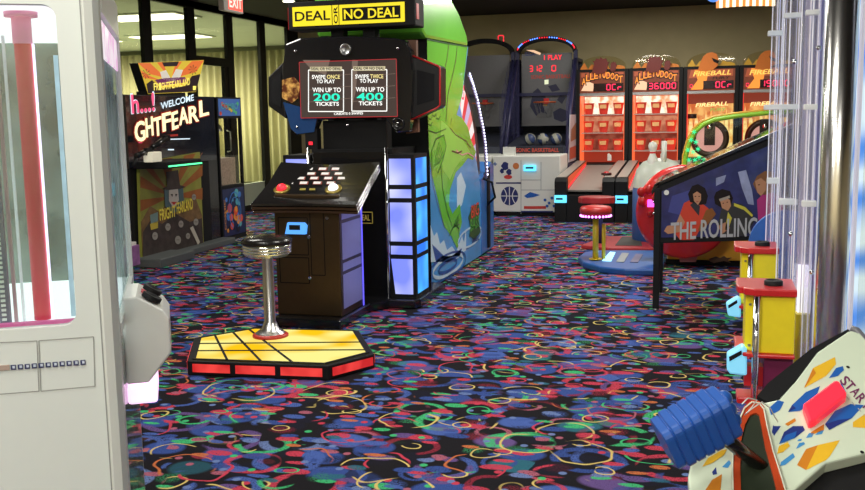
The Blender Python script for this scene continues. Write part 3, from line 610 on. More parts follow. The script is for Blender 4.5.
# logo board
D([(472, 207), (478.8, 203), (480, 212), (478.6, 219), (480.6, 232), (475, 240), (469.5, 236), (470.5, 226), (468.6, 217)], P('logo_dark', (.03, .09, .02), .5), 7)
mb.text('BIG', q.at(471.5, 219, DX + .007), q.at(479, 214.5, DX + .007), .13, Z1, P('logo_red', (.75, .07, .03), .4)).text('BASS', q.at(470.5, 232, DX + .007), q.at(479.4, 226.5, DX + .007), .12, Z1, P('logo_green', (.1, .4, .05), .4))
mb.text('WHEEL', q.at(472, 244, DX + .007), q.at(479, 239.5, DX + .007), .05, Z1, P('ink_navy', (.02, .03, .15), .4))
mb.build('side_artwork', t, fixn=False)
# green hood over the cabinet
hp = [(7.36, 2.62), (7.33, 2.3), (7.38, 2.1), (7.50, 2.06), (8.93, 2.087), (8.87, 2.20), (8.6, 2.36), (8.33, 2.46), (8.0, 2.62)]
MB().prism([(SX + .012, y, z) for y, z in hp], (FX - SX - .02, 0, 0), GREEN).build('green_hood', t, bevel=.03)
# green fill between hood and body, front black face stays dark
# wheel housing with led arc
WXX = -2.2; a_ = [(470, 74), (474, 86), (478, 100), (481, 115), (484, 130), (486, 145), (487, 160), (488, 178)]; qa = XP(-2.12)
arc = [qa.at(*p_) for p_ in a_]
pts = [Vector((WXX, 8.3, 1.95))] + [Vector((WXX, v.y, v.z)) for v in arc] + [Vector((WXX, 8.3, .8))]
mb = MB().prism(pts, (-.5, 0, 0), P('wheel_body', (.05, .05, .07), .4))
wc = Vector((WXX + .004, 8.42, .83)); cols = [E('wheel_pink', (.95, .25, .25), .8), E('wheel_white', (.9, .82, .8), .9), E('wheel_red', (.8, .05, .06), .8), E('wheel_lilac', (.6, .5, .75), .8)]
for k in range(10):
    a0 = math.radians(72 - k * 7.5); a1 = math.radians(72 - (k + 1) * 7.5)
    mb.flat([wc + Vector((0, math.cos(a) * r, math.sin(a) * r)) for a, r in ((a0, .5), (a0, .98), (a1, .98), (a1, .5))], cols[k % 4])
mb.seg('000', (WXX + .008, 8.52, 1.60), (WXX + .008, 8.9, 1.60), .13, Z1, LED, (1, 0, 0))
mb.build('wheel', t, fixn=False)
mb = MB(); LW = E('led_white', (.72, .72, 1), 3); rim = MB()
for i in range(len(arc) - 1):
    rim.prism([arc[i] + Vector((-.02, -.03, -.02)), arc[i + 1] + Vector((-.02, -.03, 0)), arc[i + 1] + Vector((-.02, .02, 0)), arc[i] + Vector((-.02, .02, .02))], (.012, 0, 0), P('arc_rim', (.1, .1, .2), .3))
    for k in range(5): p_ = arc[i].lerp(arc[i + 1], k / 5); mb.ball(p_, .0125, LW, 8, (.6, 1, 1))
r_ = rim.build('wheel_rim', t); mb.build('led_strip', r_)
# blue lower control section
v0 = q.at(484, 183); v1 = q.at(497, 163); lo = [(9.40, .02), (10.0, .02), (10.02, .90), (9.9, .95), (9.6, .86), (9.40, .80)]
MB().prism([(SX + .01, y, z) for y, z in lo], (FX - SX + .05, 0, 0), P('machine_blue', (.04, .18, .55), .35, coat=.3)).build('control_section', t, bevel=.01)
mb = MB().box(SX + .01, 9.66, .06, SX + .03, 9.74, .9, MATTE).tube([(SX + .02, 9.45, .80), (SX + .10, 9.5, .76), (SX + .12, 9.56, .6), (SX + .03, 9.62, .52)], .012, MATTE); mb.build('handle', t)

# ================================================================== GAME SHOW MACHINE
t = thing('game_show_cabinet', 'black game show machine with yellow sign, twin ticket offers screen and lit towers', 'arcade game', (-2.6, 6.6, 0))
CX = -2.6
BR = P('deck_black', (.012, .011, .011), .18, coat=.5)
# plinth
MB().prism([(-2.87, 5.95, 0), (-2.36, 5.95, 0), (-2.36, 6.55, 0), (-2.26, 6.72, 0), (-2.06, 6.72, 0), (-2.03, 6.78, 0), (-2.03, 7.5, 0), (-3.2, 7.5, 0), (-3.2, 6.78, 0), (-2.95, 6.7, 0), (-2.87, 6.55, 0)], (0, 0, .07), BLACK).build('plinth', t, bevel=.01)
# console pedestal
CF = P('console_dark_metal', (.085, .055, .028), .36, .75)
c_ = MB().box(-2.87, 6.05, .07, -2.385, 6.5, .92, CF).build('console', t, bevel=.008)
y = 6.048; mb = MB()
LNE = P('seam', (.004, .004, .004), .6)
for a in ((-2.84, .30, -2.62, .48), (-2.84, .50, -2.62, .76), (-2.6, .36, -2.5, .80)):
    for (b0, b1) in (((a[0], a[1]), (a[2], a[1])), ((a[2], a[1]), (a[2], a[3])), ((a[2], a[3]), (a[0], a[3])), ((a[0], a[3]), (a[0], a[1]))): mb.strip([(b0[0], y, b0[1]), (b1[0], y, b1[1])], .006, (0, -1, 0), LNE)
mb.build('service_doors', c_, fixn=False)
for (px_, py_) in ((310, 278), (309, 237), (327, 218)):
    v = YP(6.04).at(px_, py_); MB().cyl((v.x, 6.05, v.z), (v.x, 6.035, v.z), .011, CHROME, 14).build('lock', c_)
a = YP(6.02).at(285, 234); b = YP(6.02).at(306, 223)
MB().prism([(a.x, 6.02, a.z), (b.x - .01, 6.02, a.z), (b.x, 6.02, b.z - .02), (b.x - .02, 6.02, b.z), (a.x + .02, 6.02, b.z)], (0, .03, 0), E('reader_blue', (.10, .38, 1), 1.2)).box(a.x + .035, 6.014, a.z + .03, b.x - .045, 6.02, b.z - .015, MATTE).build('card_reader', t)
# lit side strips on the console (grey purple panels)
PUR = P('strip_purple', (.16, .16, .34), .35, em=.12, emc=(.3, .28, .85)); mb = MB()
for z0, z1 in ((.12, .36), (.385, .44), (.465, .72), (.745, .82), (.84, .90)): mb.box(-2.386, 6.09, z0, -2.381, 6.46, z1, PUR)
mb.build('side_panel', c_)
E_ = MB().box(-2.384, 6.475, .07, -2.379, 6.49, .92, E('strip_blue_glow', (.12, .1, 1), 1.5)).build('glow_strip', c_)
# control deck: three stacked curved plates, concave front edge
def deck(z, g, mat):
    pts = []
    for k in range(13):
        u = k / 12; x = -3.01 + .79 * u; pts.append(Vector((x, 5.93 + g + .05 * math.sin(PI * u), z - .0)))
    pts += [Vector((-2.21, 6.38, z + .30)), Vector((-2.235, 6.42, z + .315)), Vector((-2.99, 6.42, z + .315)), Vector((-3.03, 6.36, z + .29))]
    return pts
def dz(v, z, rl=0): # deck height profile: sloped, rising to the back and kicked up at the edges
    return z + (v.y - 5.93) * .52
for k, (z, g) in enumerate(((.865, 0), (.84, .012), (.815, .024))):
    nx, ny = 16, 10; vs = []; fs = []
    for j in range(ny + 1):
        for i in range(nx + 1):
            u = i / nx; v_ = j / ny
            wd = .385 - .0 * v_ ; x = CX + (u - .5) * 2 * (.385 - .02 * v_ if v_ < .6 else .373 + .02 * (v_ - .6))
            yf = 5.93 + g + .05 * math.sin(PI * u); yy = yf + (6.44 - yf) * v_
            zz = z + .24 * v_ ** 1.15 + .02 * abs(u - .5) * 2 * v_
            vs.append((x, yy, zz))
    th = .016
    nvt = len(vs); vs += [(a[0], a[1], a[2] - th) for a in vs]
    for j in range(ny):
        for i in range(nx):
            a = j * (nx + 1) + i; fs.append((a, a + 1, a + nx + 2, a + nx + 1)); fs.append((nvt + a, nvt + a + nx + 1, nvt + a + nx + 2, nvt + a + 1))
    for i in range(nx): fs.append((i, nvt + i, nvt + i + 1, i + 1)); a = ny * (nx + 1) + i; fs.append((a, a + 1, nvt + a + 1, nvt + a))
    for j in range(ny):
        a = j * (nx + 1); fs.append((a, a + nx + 1, nvt + a + nx + 1, nvt + a)); a += nx; fs.append((a, nvt + a, nvt + a + nx + 1, a + nx + 1))
    o_ = MB().add(vs, fs, BR if k == 0 else P('deck_bronze', (.10, .06, .04), .15, .6)).build(('control_deck', 'deck_trim', 'deck_trim')[k], t)
    if k == 0: DECK = o_
for s_ in (-1, 1):
    for k, z in enumerate((.865, .84, .815)):
        pts = []
        for j in range(11):
            v_ = j / 10; hw = .387 - .02 * v_ if v_ < .6 else .375 + .02 * (v_ - .6); yf = 5.93 + .012 * k
            pts.append((CX + s_ * hw, yf + (6.44 - yf) * v_, z + .24 * v_ ** 1.15 + .02 * v_ - .006))
        MB().tube(pts, .004, CHROME, 6).build('chrome_trim', t)
def dk(px_, py_, h=.004):
    # point on the deck surface below the pixel
    d_ = ray(px_, py_); lo_, hi_ = 5.0, 7.4
    for _ in range(40):
        md_ = (lo_ + hi_) / 2; p_ = CAM + d_ * (md_ / d_.y); v_ = max(0, (p_.y - 5.96) / .48); zz = .865 + .24 * v_ ** 1.15
        if p_.z > zz: lo_ = md_
        else: hi_ = md_
    p_.z += h; return p_
DN = Vector((0, -.45, .89)).normalized()
BTW = E('button_legend', (.9, .85, .78), .9); BTR = P('button_red_edge', (.3, .05, .03), .4)
for (yy, xs) in ((169.5, (309, 322.5, 335.5, 349)), (174.3, (297.5, 311, 325, 338.5)), (178.8, (300.5, 314, 328, 341.5)), (183.5, (289.5, 303.5, 317, 330.5))):
    for xx in xs:
        a = dk(xx - 4.5, yy + 1.4, .003); b = dk(xx + 4.5, yy + 1.4, .003); c = dk(xx + 5.2, yy - 1.7, .003); d = dk(xx - 3.6, yy - 1.7, .003)
        mb = MB().flat([a, b, c, d], BTR)
        mb.flat([dk(xx - 3.9, yy + 1.0, .005), dk(xx + 3.3, yy + 1.0, .005), dk(xx + 4.0, yy - 1.2, .005), dk(xx - 3.2, yy - 1.2, .005)], BTW); mb.strip([dk(xx - 3.2, yy, .0065), dk(xx + 3.4, yy, .0065)], .006, Z1, P('ink_black', (.01, .01, .01), .5)); mb.build('case_button', DECK, fixn=False)
mb = MB()
for xx in (302.5, 312):
    mb.flat([dk(xx - 3, 190.6, .003), dk(xx + 3, 190.6, .003), dk(xx + 3.3, 188.6, .003), dk(xx - 2.5, 188.6, .003)], P('label_gold', (.35, .28, .03), .5))
mb.build('gold_label', DECK, fixn=False)
for (xx, yy, col, nm) in ((282, 190, E('button_red', (1, .03, .05), 1.3), 'red dome button'), (333.5, 190, E('button_white', (.95, .95, 1), 1.4), 'white dome button')):
    p_ = dk(xx, yy, .004)
    r_ = MB().lathe([(.06, 0), (.06, .008), (.034, .01), (.034, 0)], p_, P('button_ring_gold', (.35, .26, .05), .3, .5), 24, DN).build('button_ring', DECK)
    lab(MB().lathe([(.036, .006), (.035, .02), (.026, .034), (.012, .041), (0, .042)], p_, col, 20, DN).build('push_button', t), nm)
# body and towers
MB().box(-2.93, 6.9, .07, -2.27, 7.5, 1.2, MATTE).box(-2.9, 6.82, .07, -2.3, 6.9, 1.18, BLACK).build('main_body', t)
v = YP(6.815); a = v.at(361, 220.5); b = v.at(370, 219.8)
GO = P('gold_ink', (.45, .34, .06), .4, em=.15, emc=(.6, .45, .1))
mb = MB().text('DEAL', (a.x - .02, 6.815, a.z), (b.x, 6.815, a.z), .045, Z1, GO)
zz = a.z
for (p0, p1) in (((a.x - .04, zz - .02), (b.x + .02, zz - .02)), ((a.x - .04, zz + .065), (b.x + .02, zz + .065)), ((b.x + .02, zz - .02), (b.x + .02, zz + .065))): mb.strip([(p0[0], 6.8155, p0[1]), (p1[0], 6.8155, p1[1])], .006, (0, -1, 0), GO)
mb.build('side_badge', t, fixn=False)
PG = GN_('tower_glow', (.22, .28, 1), (.72, .74, 1), 1.0, 3.2); BG = GN_('tower_glow_blue', (.02, .20, 1), (.10, .60, 1), 1.0, 4)
def tower(s_):
    mx = lambda x: CX + s_ * x
    tw = MB().box(min(mx(.31), mx(.53)), 6.80, .07, max(mx(.31), mx(.53)), 7.15, 1.16, MATTE).build('light_tower', t)
    zs = ((.10, .405), (.455, .525), (.575, .875), (.92, .985), (1.02, 1.135)) if False else ((.10, .40), (.44, .52), (.56, .86), (.90, .97), (1.01, 1.13))
    zs = ((.10, .37), (.405, .47), (.505, .80), (.835, .90), (.935, 1.13))
    mb = MB(); ms = MB()
    for i, (z0, z1) in enumerate(zs):
        x0_, x1_ = sorted((mx(.335), mx(.505))); k0 = .03 if i == 0 else 0
        mb.prism([(x0_ + k0, 6.797, z0), (x1_, 6.797, z0), (x1_, 6.797, z1), (x0_ + .0, 6.797, z1)], (0, -.004, 0), PG)
        xs_ = mx(.533); ms.prism([(xs_, 6.84, z0), (xs_, 7.12, z0), (xs_, 7.12, z1), (xs_, 6.84, z1)], (s_ * -.004, 0, 0), BG)
    lab(mb.build('light_panel', tw), 'pale violet lit panel'); lab(ms.build('light_panel', tw), 'blue lit side panel')
    MB().cyl((mx(.315), 6.79, .07), (mx(.315), 6.79, 1.22), .013, CHROME, 12).build('chrome_edge', tw)
tower(1); tower(-1)
# mast behind the screen
MB().box(-2.78, 7.0, 1.2, -2.68, 7.1, 2.2, MATTE).box(-2.52, 7.0, 1.2, -2.42, 7.1, 2.2, MATTE).box(-2.86, 6.97, 1.2, -2.34, 7.1, 1.42, MATTE).build('mast', t)
v = YP(6.95).at(315, 141)
MB().box(v.x - .06, 6.9, 1.2, v.x + .04, 6.98, 1.36, MATTE).box(v.x - .03, 6.895, 1.235, v.x, 6.9, 1.26, LED).build('sensor_box', t)
# screen housing
q = YP(6.9)
hp = [(285, 44), (300, 38), (350, 36), (395, 38), (405, 40), (411, 52), (413, 70), (412, 100), (409, 132), (396, 133), (385, 118), (318, 120), (313, 133), (296, 135), (291, 130), (283, 100), (282, 70)]
SCR = MB().prism([q.at(*p_) for p_ in hp], (0, .10, 0), P('smoked_acrylic', (.014, .014, .016), .08, coat=.8)).build('screen_housing', t, bevel=.012)
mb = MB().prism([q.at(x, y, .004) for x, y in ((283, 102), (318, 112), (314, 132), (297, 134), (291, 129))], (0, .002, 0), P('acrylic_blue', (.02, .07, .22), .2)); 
mb.prism([q.at(x, y, .006) for x, y in ((282, 80), (294, 77), (300, 84), (298, 98), (292, 103), (282, 98))], (0, .002, 0), GN_('reflection_orange', (.12, .03, .01), (.95, .50, .12), .8, 22, .4, .62, 3))
lab(mb.build('corner_reflections', SCR), 'blue and orange reflections painted on the housing corner')  # coloured patches paint reflections onto the smoked acrylic
for (x, y) in ((295, 51), (398, 48), (297, 127), (398, 123), (347.5, 125)):
    c = q.at(x, y, .006); MB().lathe([(0, .008), (.008, .006), (.011, 0)], c, CHROME, 12, (0, -1, 0)).build('bolt', SCR)
for (x, y, r) in ((345.5, 49.5, .045), (398, 124, .05)):
    c = q.at(x, y, .004); MB().lathe([(r, 0), (r, .008), (r * .8, .01), (r * .7, .004), (0, .004)], c, STEEL if x < 350 else BLACK, 24, (0, -1, 0)).build('camera_ring', SCR)
# screen
mb = MB(); a = q.at(301.5, 118, .006); b = q.at(396.5, 59, .006); zt = b.z; zb = a.z
mb.box(a.x, 6.888, zb, b.x, 6.9, zt, P('screen_dark', (.02, .016, .014), .15, em=.12, emc=(.5, .35, .3)))
RL = E('screen_red_line', (.7, .03, .04), .6); y = 6.886
for (p0, p1) in (((a.x, zb), (b.x, zb)), ((b.x, zb), (b.x, zt)), ((b.x, zt), (a.x, zt)), ((a.x, zt), (a.x, zb))): mb.strip([(p0[0], y, p0[1]), (p1[0], y, p1[1])], .0045, (0, -1, 0), RL)
TW = E('screen_white', (.95, .95, .9), 1.2); TT = E('screen_teal', (.02, .85, .55), 1.15); TY = E('screen_yellow', (.95, .8, .3), 1.0)
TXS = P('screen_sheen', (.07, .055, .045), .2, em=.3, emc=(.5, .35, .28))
for (ox, big, w1, w2) in ((0, '200', 'SWIPE ', 'ONCE'), (43.3, '400', 'SWIPE ', 'TWICE')):
    L_ = lambda x, y_: Vector(YP(6.884).at(x + ox, y_ - ox * .01))
    def tx(s_, x0_, x1_, yb_, h_, mt): mb.text(s_, L_(x0_, yb_), L_(x1_, yb_), h_ / 950 * 7.3, Z1, mt)
    for (p0, p1) in (((308.5, 70), (343.5, 70)), ((343.5, 70), (343.5, 111.5)), ((343.5, 111.5), (308.5, 111.5)), ((308.5, 111.5), (308.5, 70))): mb.strip([L_(*p0), L_(*p1)], .007, (0, -1, 0), TW)
    mb.flat([L_(310, 71.2), L_(342, 71), L_(342, 66.6), L_(310, 66.8)], P('screen_tan', (.2, .17, .1), .5, em=.55, emc=(.9, .8, .5))); 
    mb.text('DEAL OR NO DEAL', Vector(YP(6.882).at(311 + ox, 70.3 - ox * .01)), Vector(YP(6.882).at(341 + ox, 70.2 - ox * .01)), .022, Z1, P('ink_black', (.01, .01, .01), .5))
    tx(w1.strip(), 312, 325.5, 79, 4, TW); tx(w2, 327, 340, 78.8, 4, TY); tx('TO PLAY', 316.5, 335, 83.3, 3.8, TW)
    tx('WIN UP TO', 312.5, 341, 92.2, 4.6, TW); tx(big, 313.5, 340, 101, 7.6, TT); tx('TICKETS', 315.5, 339, 105.8, 3.9, TW)
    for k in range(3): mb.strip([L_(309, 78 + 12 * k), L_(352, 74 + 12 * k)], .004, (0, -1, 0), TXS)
mb.text('CREDITS 0 SWIPES', YP(6.884).at(334, 115), YP(6.884).at(363, 114.4), .018, Z1, TW)
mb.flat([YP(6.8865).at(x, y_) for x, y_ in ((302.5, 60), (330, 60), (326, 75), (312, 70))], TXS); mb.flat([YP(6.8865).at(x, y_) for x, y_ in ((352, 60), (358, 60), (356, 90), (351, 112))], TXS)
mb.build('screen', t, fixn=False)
# speaker wings
for (pts, nm) in ((((283, 62), (268, 77), (268, 106), (286, 119)), 'l'), (((411, 55), (438, 66), (440, 68), (440, 105), (437, 108), (411, 120)), 'r')):
    w_ = MB().prism([YP(6.95).at(*p_) for p_ in pts], (0, .18, 0), P('wing_black', (.009, .009, .011), .35)).build('speaker_wing', t, bevel=.01)
    if nm == 'r':
        mb = MB(); pp = [YP(6.945).at(*p_) for p_ in pts]; mb.tube(pp + [], .007, RED, 6); mb.tube([YP(7.1).at(439.5, 68), YP(7.1).at(440.5, 106)], .02, RED, 6); mb.build('red_trim', w_)
        MB().prism([YP(6.945).at(*p_) for p_ in ((417, 70), (434, 74), (434, 100), (417, 105))], (0, .005, 0), P('grille', (.014, .014, .016), .8, bump=.6, scale=200)).build('grille', w_)
        MB().prism([YP(7.05).at(*p_) for p_ in ((405, 40), (416, 40), (418, 132), (406, 134))], (0, .05, 0), P('bracket_brown', (.16, .07, .04), .5)).build('bracket', t)
    else: MB().prism([YP(6.945).at(*p_) for p_ in ((271, 80), (281, 72), (281, 108), (271, 103))], (0, .005, 0), P('grille', (.014, .014, .016), .8, bump=.6, scale=200)).build('grille', w_)
# sign
a = q.at(293.3, 26.7); b = q.at(404.5, 1.7)
zb = a.z + .0; zt = b.z + .0
sg = MB().box(a.x - .04, 6.9, zb - .03, b.x + .08, 7.14, zt + .04, MATTE).build('sign_box', t, bevel=.01)
YS = E('sign_yellow', (.95, .76, .02), 1.0); KI = P('ink_black', (.01, .01, .01), .5)
W = b.x - a.x; mb = MB().box(a.x, 6.893, zb, b.x, 6.9, zt, YS)
y = 6.890; hh = zt - zb
mb.text('DEAL', (a.x + .02, y, zb + hh * .26), (a.x + .31, y, zb + hh * .26), hh * .5, Z1, KI)
xs0 = a.x + W * .365; xs1 = a.x + W * .42
mb.flat([(xs0 - .006, y, zb), (xs0, y, zb), (xs0, y, zt), (xs0 - .006, y, zt)], KI); mb.flat([(xs1, y, zb), (xs1 + .006, y, zb), (xs1 + .006, y, zt), (xs1, y, zt)], KI)
mb.text('OR', (xs1 - .006, y, zb + .008), (xs1 - .006, y, zt - .008), .034, (-1, 0, 0), KI)
mb.flat([(xs1 + .03, y, zb + hh * .17), (b.x - .03, y, zb + hh * .17), (b.x - .03, y, zt - hh * .17), (xs1 + .03, y, zt - hh * .17)], KI)
mb.text('NO DEAL', (xs1 + .045, y - .003, zb + hh * .25), (b.x - .045, y - .003, zb + hh * .25), hh * .5, Z1, YS)
mb.build('sign_face', sg, fixn=False)
MB().box(b.x + .081, 6.93, zb + .02, b.x + .084, 6.99, zt - .01, RED).box(a.x - .044, 6.905, zb - .02, a.x - .041, 7.0, zt, RED).build('red_side_mark', sg)

# ---- lit platform with stool
oc = ((187, 360), (328, 365), (374.5, 353), (359, 329.5), (253, 327), (194, 337)); zp = ZP(.09)
op = [zp.at(*p_) for p_ in oc]
t = thing('lit_floor_platform', 'low black-edged platform with glowing yellow top and red side lights under the stool', 'platform', (-2.4, 5.05, 0))
cen = sum(op, Vector()) / 6
b0 = [Vector((v.x, v.y, 0)) for v in op]
MB().prism(b0, (0, 0, .085), MATTE).build('base', t, bevel=.006)
ins = [cen + (v - cen) * .93 for v in op]
YG, N, L = nt('platform_yellow'); o_ = N.new('ShaderNodeOutputMaterial'); em = N.new('ShaderNodeEmission'); tc = N.new('ShaderNodeTexCoord'); nz = N.new('ShaderNodeTexNoise'); nz.inputs['Scale'].default_value = 5; nz.inputs['Detail'].default_value = 0
rp = N.new('ShaderNodeValToRGB'); e_ = rp.color_ramp.elements; e_[0].position = .36; e_[0].color = (1, .58, .01, 1); e_[1].position = .64; e_[1].color = (1, .90, .28, 1)
L.new(tc.outputs['Object'], nz.inputs['Vector']); L.new(nz.outputs[0], rp.inputs[0]); L.new(rp.outputs[0], em.inputs[0]); em.inputs[1].default_value = 1.05; L.new(em.outputs[0], o_.inputs[0])
mb = MB().flat([Vector((v.x, v.y, .087)) for v in ins], YG)
mb.build('yellow_panel', t, fixn=False)
mb = MB()
def bar(a, b, w_=.014):
    a = Vector((a.x, a.y, .088)); b = Vector((b.x, b.y, .088)); d = (b - a).normalized(); s_ = d.cross(Z1) * w_ / 2; mb.prism([a - s_, b - s_, b + s_, a + s_], (0, 0, .004), MATTE)
for u in (.26, .52, .76): bar(ins[0].lerp(ins[1], u), (ins[5].lerp(ins[4], (u - .05) * 1.25) if u < .8 else ins[3]))
for v_ in (.36, .7): bar(ins[0].lerp(ins[5], v_), (ins[2].lerp(ins[3], v_ - .25)))
for i in range(6): bar(ins[i], ins[(i + 1) % 6], .02)
mb.build('panel_bars', t)
mb = MB(); RS = GN_('red_light', (.62, .02, .02), (1, .07, .06), .9, 9); RH = E('red_light_hot', (1, .12, .14), 1.2)
def side(a, b, u0, u1):
    p0 = a.lerp(b, u0); p1 = a.lerp(b, u1); nn = (b - a).cross(Z1).normalized() * .004
    mb.prism([Vector((p0.x, p0.y, .022)) + nn, Vector((p1.x, p1.y, .022)) + nn, Vector((p1.x, p1.y, .07)) + nn, Vector((p0.x, p0.y, .07)) + nn], nn * .5, RS)
for u0, u1 in ((.04, .31), (.35, .63), (.67, .96)): side(b0[0], b0[1], u0, u1)
side(b0[1], b0[2], .08, .95); side(b0[2], b0[3], .05, .95); side(b0[5], b0[0], .1, .9)
lab(mb.build('red_side_light', t), 'red glowing side lights')
sx, sy = -2.585, 5.33
t = thing('stool', 'black padded round stool on chrome column standing on the yellow lit platform', 'stool', (sx, sy, .092))
MB().lathe([(.0, .0), (.112, .0), (.112, .012), (.10, .02), (.07, .028), (.07, 0)], (sx, sy, .092), P('flange_red', (.5, .03, .02), .4), 32).build('base_ring', t)
MB().lathe([(.095, .02), (.085, .03), (.055, .05), (.04, .09), (.036, .095), (.034, .5), (.034, .53)], (sx, sy, .092), P('satin_chrome', (.75, .74, .72), .28, 1), 28).build('column', t)
SZ = .62
MB().lathe([(.034, -.03), (.12, -.02), (.145, 0), (.15, .002), (.15, .012), (.143, .016), (.15, .02), (.15, .03), (.143, .034), (.15, .038), (.15, .05), (.14, .056)], (sx, sy, SZ), P('ribbed_chrome', (.8, .8, .72), .15, 1, em=.05, emc=(1, 1, .8)), 48).build('seat_band', t)
MB().lathe([(.148, .055), (.157, .065), (.155, .082), (.13, .1), (.08, .108), (0, .11)], (sx, sy, SZ), P('black_vinyl', (.015, .013, .012), .25), 40).build('seat_cushion', t)

# ================================================================== HORROR SHOOTING CABINET (left wall)
q = XP(-5.4)
t = thing('horror_shooter_cabinet', 'large carnival horror shooting cabinet with wide screen and sunburst clown artwork', 'arcade game', (-5.9, 9.0, 0))
MB().prism([(-5.42, 8.2, 0), (-5.42, 9.75, 0), (-6.5, 9.75, 0), (-6.5, 8.2, 0)], (0, 0, 1.0), MATTE).build('pedestal', t)
MB().box(-6.4, 8.15, 1.0, -5.45, 9.95, 1.70, MATTE).box(-6.0, 9.75, 0, -5.42, 9.97, 1.70, BLACK).build('monitor_housing', t, bevel=.01)
a = q.at(131, 100); 
mb = MB(); mb.box(-5.45, 8.18, .98, -5.41, 9.93, 1.69, P('tv_black', (.012, .014, .02), .12, coat=.5))
CR = E('title_cream', (1, .86, .5), 1.15); RO = E('title_red', (.45, .03, .02), .6); 
def L5(x, y, o_=.0): return Vector(XP(-5.405 + o_).at(x, y))
word = 'GHTFEARL'; xs = [134, 145, 153, 161.5, 171, 178, 188, 198.5, 208.5]
for k, c in enumerate(word):
    xa, xb = xs[k] + .6, xs[k + 1] - .3; u = (xa - 134) / 75; yb_ = 143 - 28 * u ** 1.15 - (2 if k % 2 else 0); hp_ = 24 - 5 * u if k else 25
    p0 = L5(xa, yb_); p1 = L5(xb, yb_ - 2.5); p0.x = p1.x = -5.402; sc_ = (p0 - CAM).length / 950
    for (o1, gx, mt) in ((0, .012, RO), (.003, 0, CR)):
        A = p0 + Vector((o1, -gx, -gx)); B = p1 + Vector((o1, gx, -gx)); mb.text(c, A, B, hp_ * sc_ * .78 + 2 * gx, Z1, mt); mb.text(c, A + Vector((0, .012, 0)), B + Vector((0, .012, 0)), hp_ * sc_ * .78 + 2 * gx, Z1, mt)
mb.text('WELCOME', L5(161, 109.5, .002), L5(194, 100.5, .002), .07, Z1, E('title_white', (.7, .85, .95), 1.1))
mb.text('h...!', L5(132, 114, .002), L5(155, 111, .002), .19, Z1, E('title_pink', (1, .08, .2), 1.2)); mb.text('h...!', L5(131.4, 114.6, .0), L5(155.6, 111.6, .0), .21, Z1, E('title_white', (.7, .85, .95), 1.1))
mb.flat([L5(165, 135, .002), L5(178, 134, .002), L5(178, 136, .002), L5(165, 137, .002)], RO).flat([L5(162, 139, .002), L5(190, 138.2, .002), L5(190, 139.2, .002), L5(162, 140, .002)], E('title_white', (.7, .85, .95), 1.1))
mb.flat([L5(138, 141, .002), L5(143, 141, .002), L5(142, 143, .002), L5(139, 143, .002)], E('title_pink', (1, .08, .2), 1.2)).flat([L5(168, 149, .002), L5(174, 149, .002), L5(174, 150.3, .002), L5(168, 150.3, .002)], E('title_white', (.7, .85, .95), 1.1))
mb.build('screen', t, fixn=False)
# artwork panel under the screen
q2 = XP(-5.38)
ptsA = [(139, 163), (200, 152), (204, 249), (142, 264)]
A4 = [q2.at(*p_) for p_ in ptsA]; A4 = [Vector((-5.38, v.y, max(v.z, .06))) for v in A4]
SUNY = P('sun_yellow', (.30, .30, .05), .45, var=.3, scale=6); SUNO = P('sun_orange', (.36, .11, .02), .45, var=.3, scale=6); DKB = P('art_dark', (.05, .035, .03), .5, var=.9, scale=14); GRA = P('art_grey', (.35, .32, .28), .5); BRN = P('art_brown', (.20, .11, .04), .5, var=.9, scale=12)
mb = MB().prism(A4, (-.03, 0, 0), SUNY)
def G(pts, mt, l_=1): mb.flat([XP(-5.38 + .002 * l_).at(x, y) for x, y in pts], mt)
cx_, cy_ = 172, 196
def clampA(x, y): 
    x = max(140.5, min(202.5, x)); u = (x - 139) / 62; return (x, max(163.5 - 11 * u, min(261.5 - 14 * u, y)))
for k in range(13):
    a0 = math.radians(-190 + k * 15.4); a1 = a0 + math.radians(7.5); 
    if k % 1 == 0: G([(cx_, cy_), clampA(cx_ + 90 * math.cos(a0), cy_ + 90 * math.sin(a0)), clampA(cx_ + 90 * math.cos(a1), cy_ + 90 * math.sin(a1))], SUNO, 1)
G([(141, 222), (150, 206), (160, 212), (170, 200), (182, 206), (195, 196), (202, 215), (203.5, 248), (180, 253), (143, 261)], BRN, 2)
G([(143, 232), (152, 218), (162, 224), (176, 214), (190, 222), (202, 218), (203.5, 248), (180, 253), (143, 261)], DKB, 3)
# clown with top hat
G([(166, 172), (178, 170), (180, 185), (186, 187), (174, 191), (162, 189), (167, 186)], DKB, 4)
G([(164, 190), (183, 188), (184, 200), (179, 210), (172, 214), (165, 206)], P('clown_hair', (.08, .14, .16), .5), 4)
G([(169, 190), (178, 189), (179, 200), (174, 209), (169, 201)], P('clown_face', (.55, .5, .45), .5), 5)
G([(170.5, 194), (173, 194), (172.5, 197)], DKB, 6); G([(175, 194), (177.5, 194), (176, 197)], DKB, 6); G([(171, 202), (177, 202), (174, 205)], P('red_ink', (.6, .05, .04), .5), 6)
for (x, y, r) in ((168, 227, 3.2), (181, 224, 3), (194, 197, 2.6), (178, 240, 3.6), (196, 222, 3), (155, 236, 3.4), (188, 236, 2.6)):
    G([(x + r * .85 * math.cos(k * PI / 5), y + r * 1.2 * math.sin(k * PI / 5)) for k in range(10)], GRA, 5); G([(x - 1.4, y - .5), (x - .3, y - .5), (x - .8, y + .6)], DKB, 6); G([(x + .3, y - .5), (x + 1.4, y - .5), (x + .8, y + .6)], DKB, 6)
G([(190, 228), (193, 226), (200, 242), (198, 245)], P('bone_white', (.6, .55, .45), .5), 6); G([(150, 215), (158, 212), (158, 222), (151, 224)], P('drum_blue', (.2, .3, .28), .5), 5); G([(150, 224), (158, 221), (158, 228), (151, 230)], P('drum_yellow', (.6, .45, .05), .5), 5)
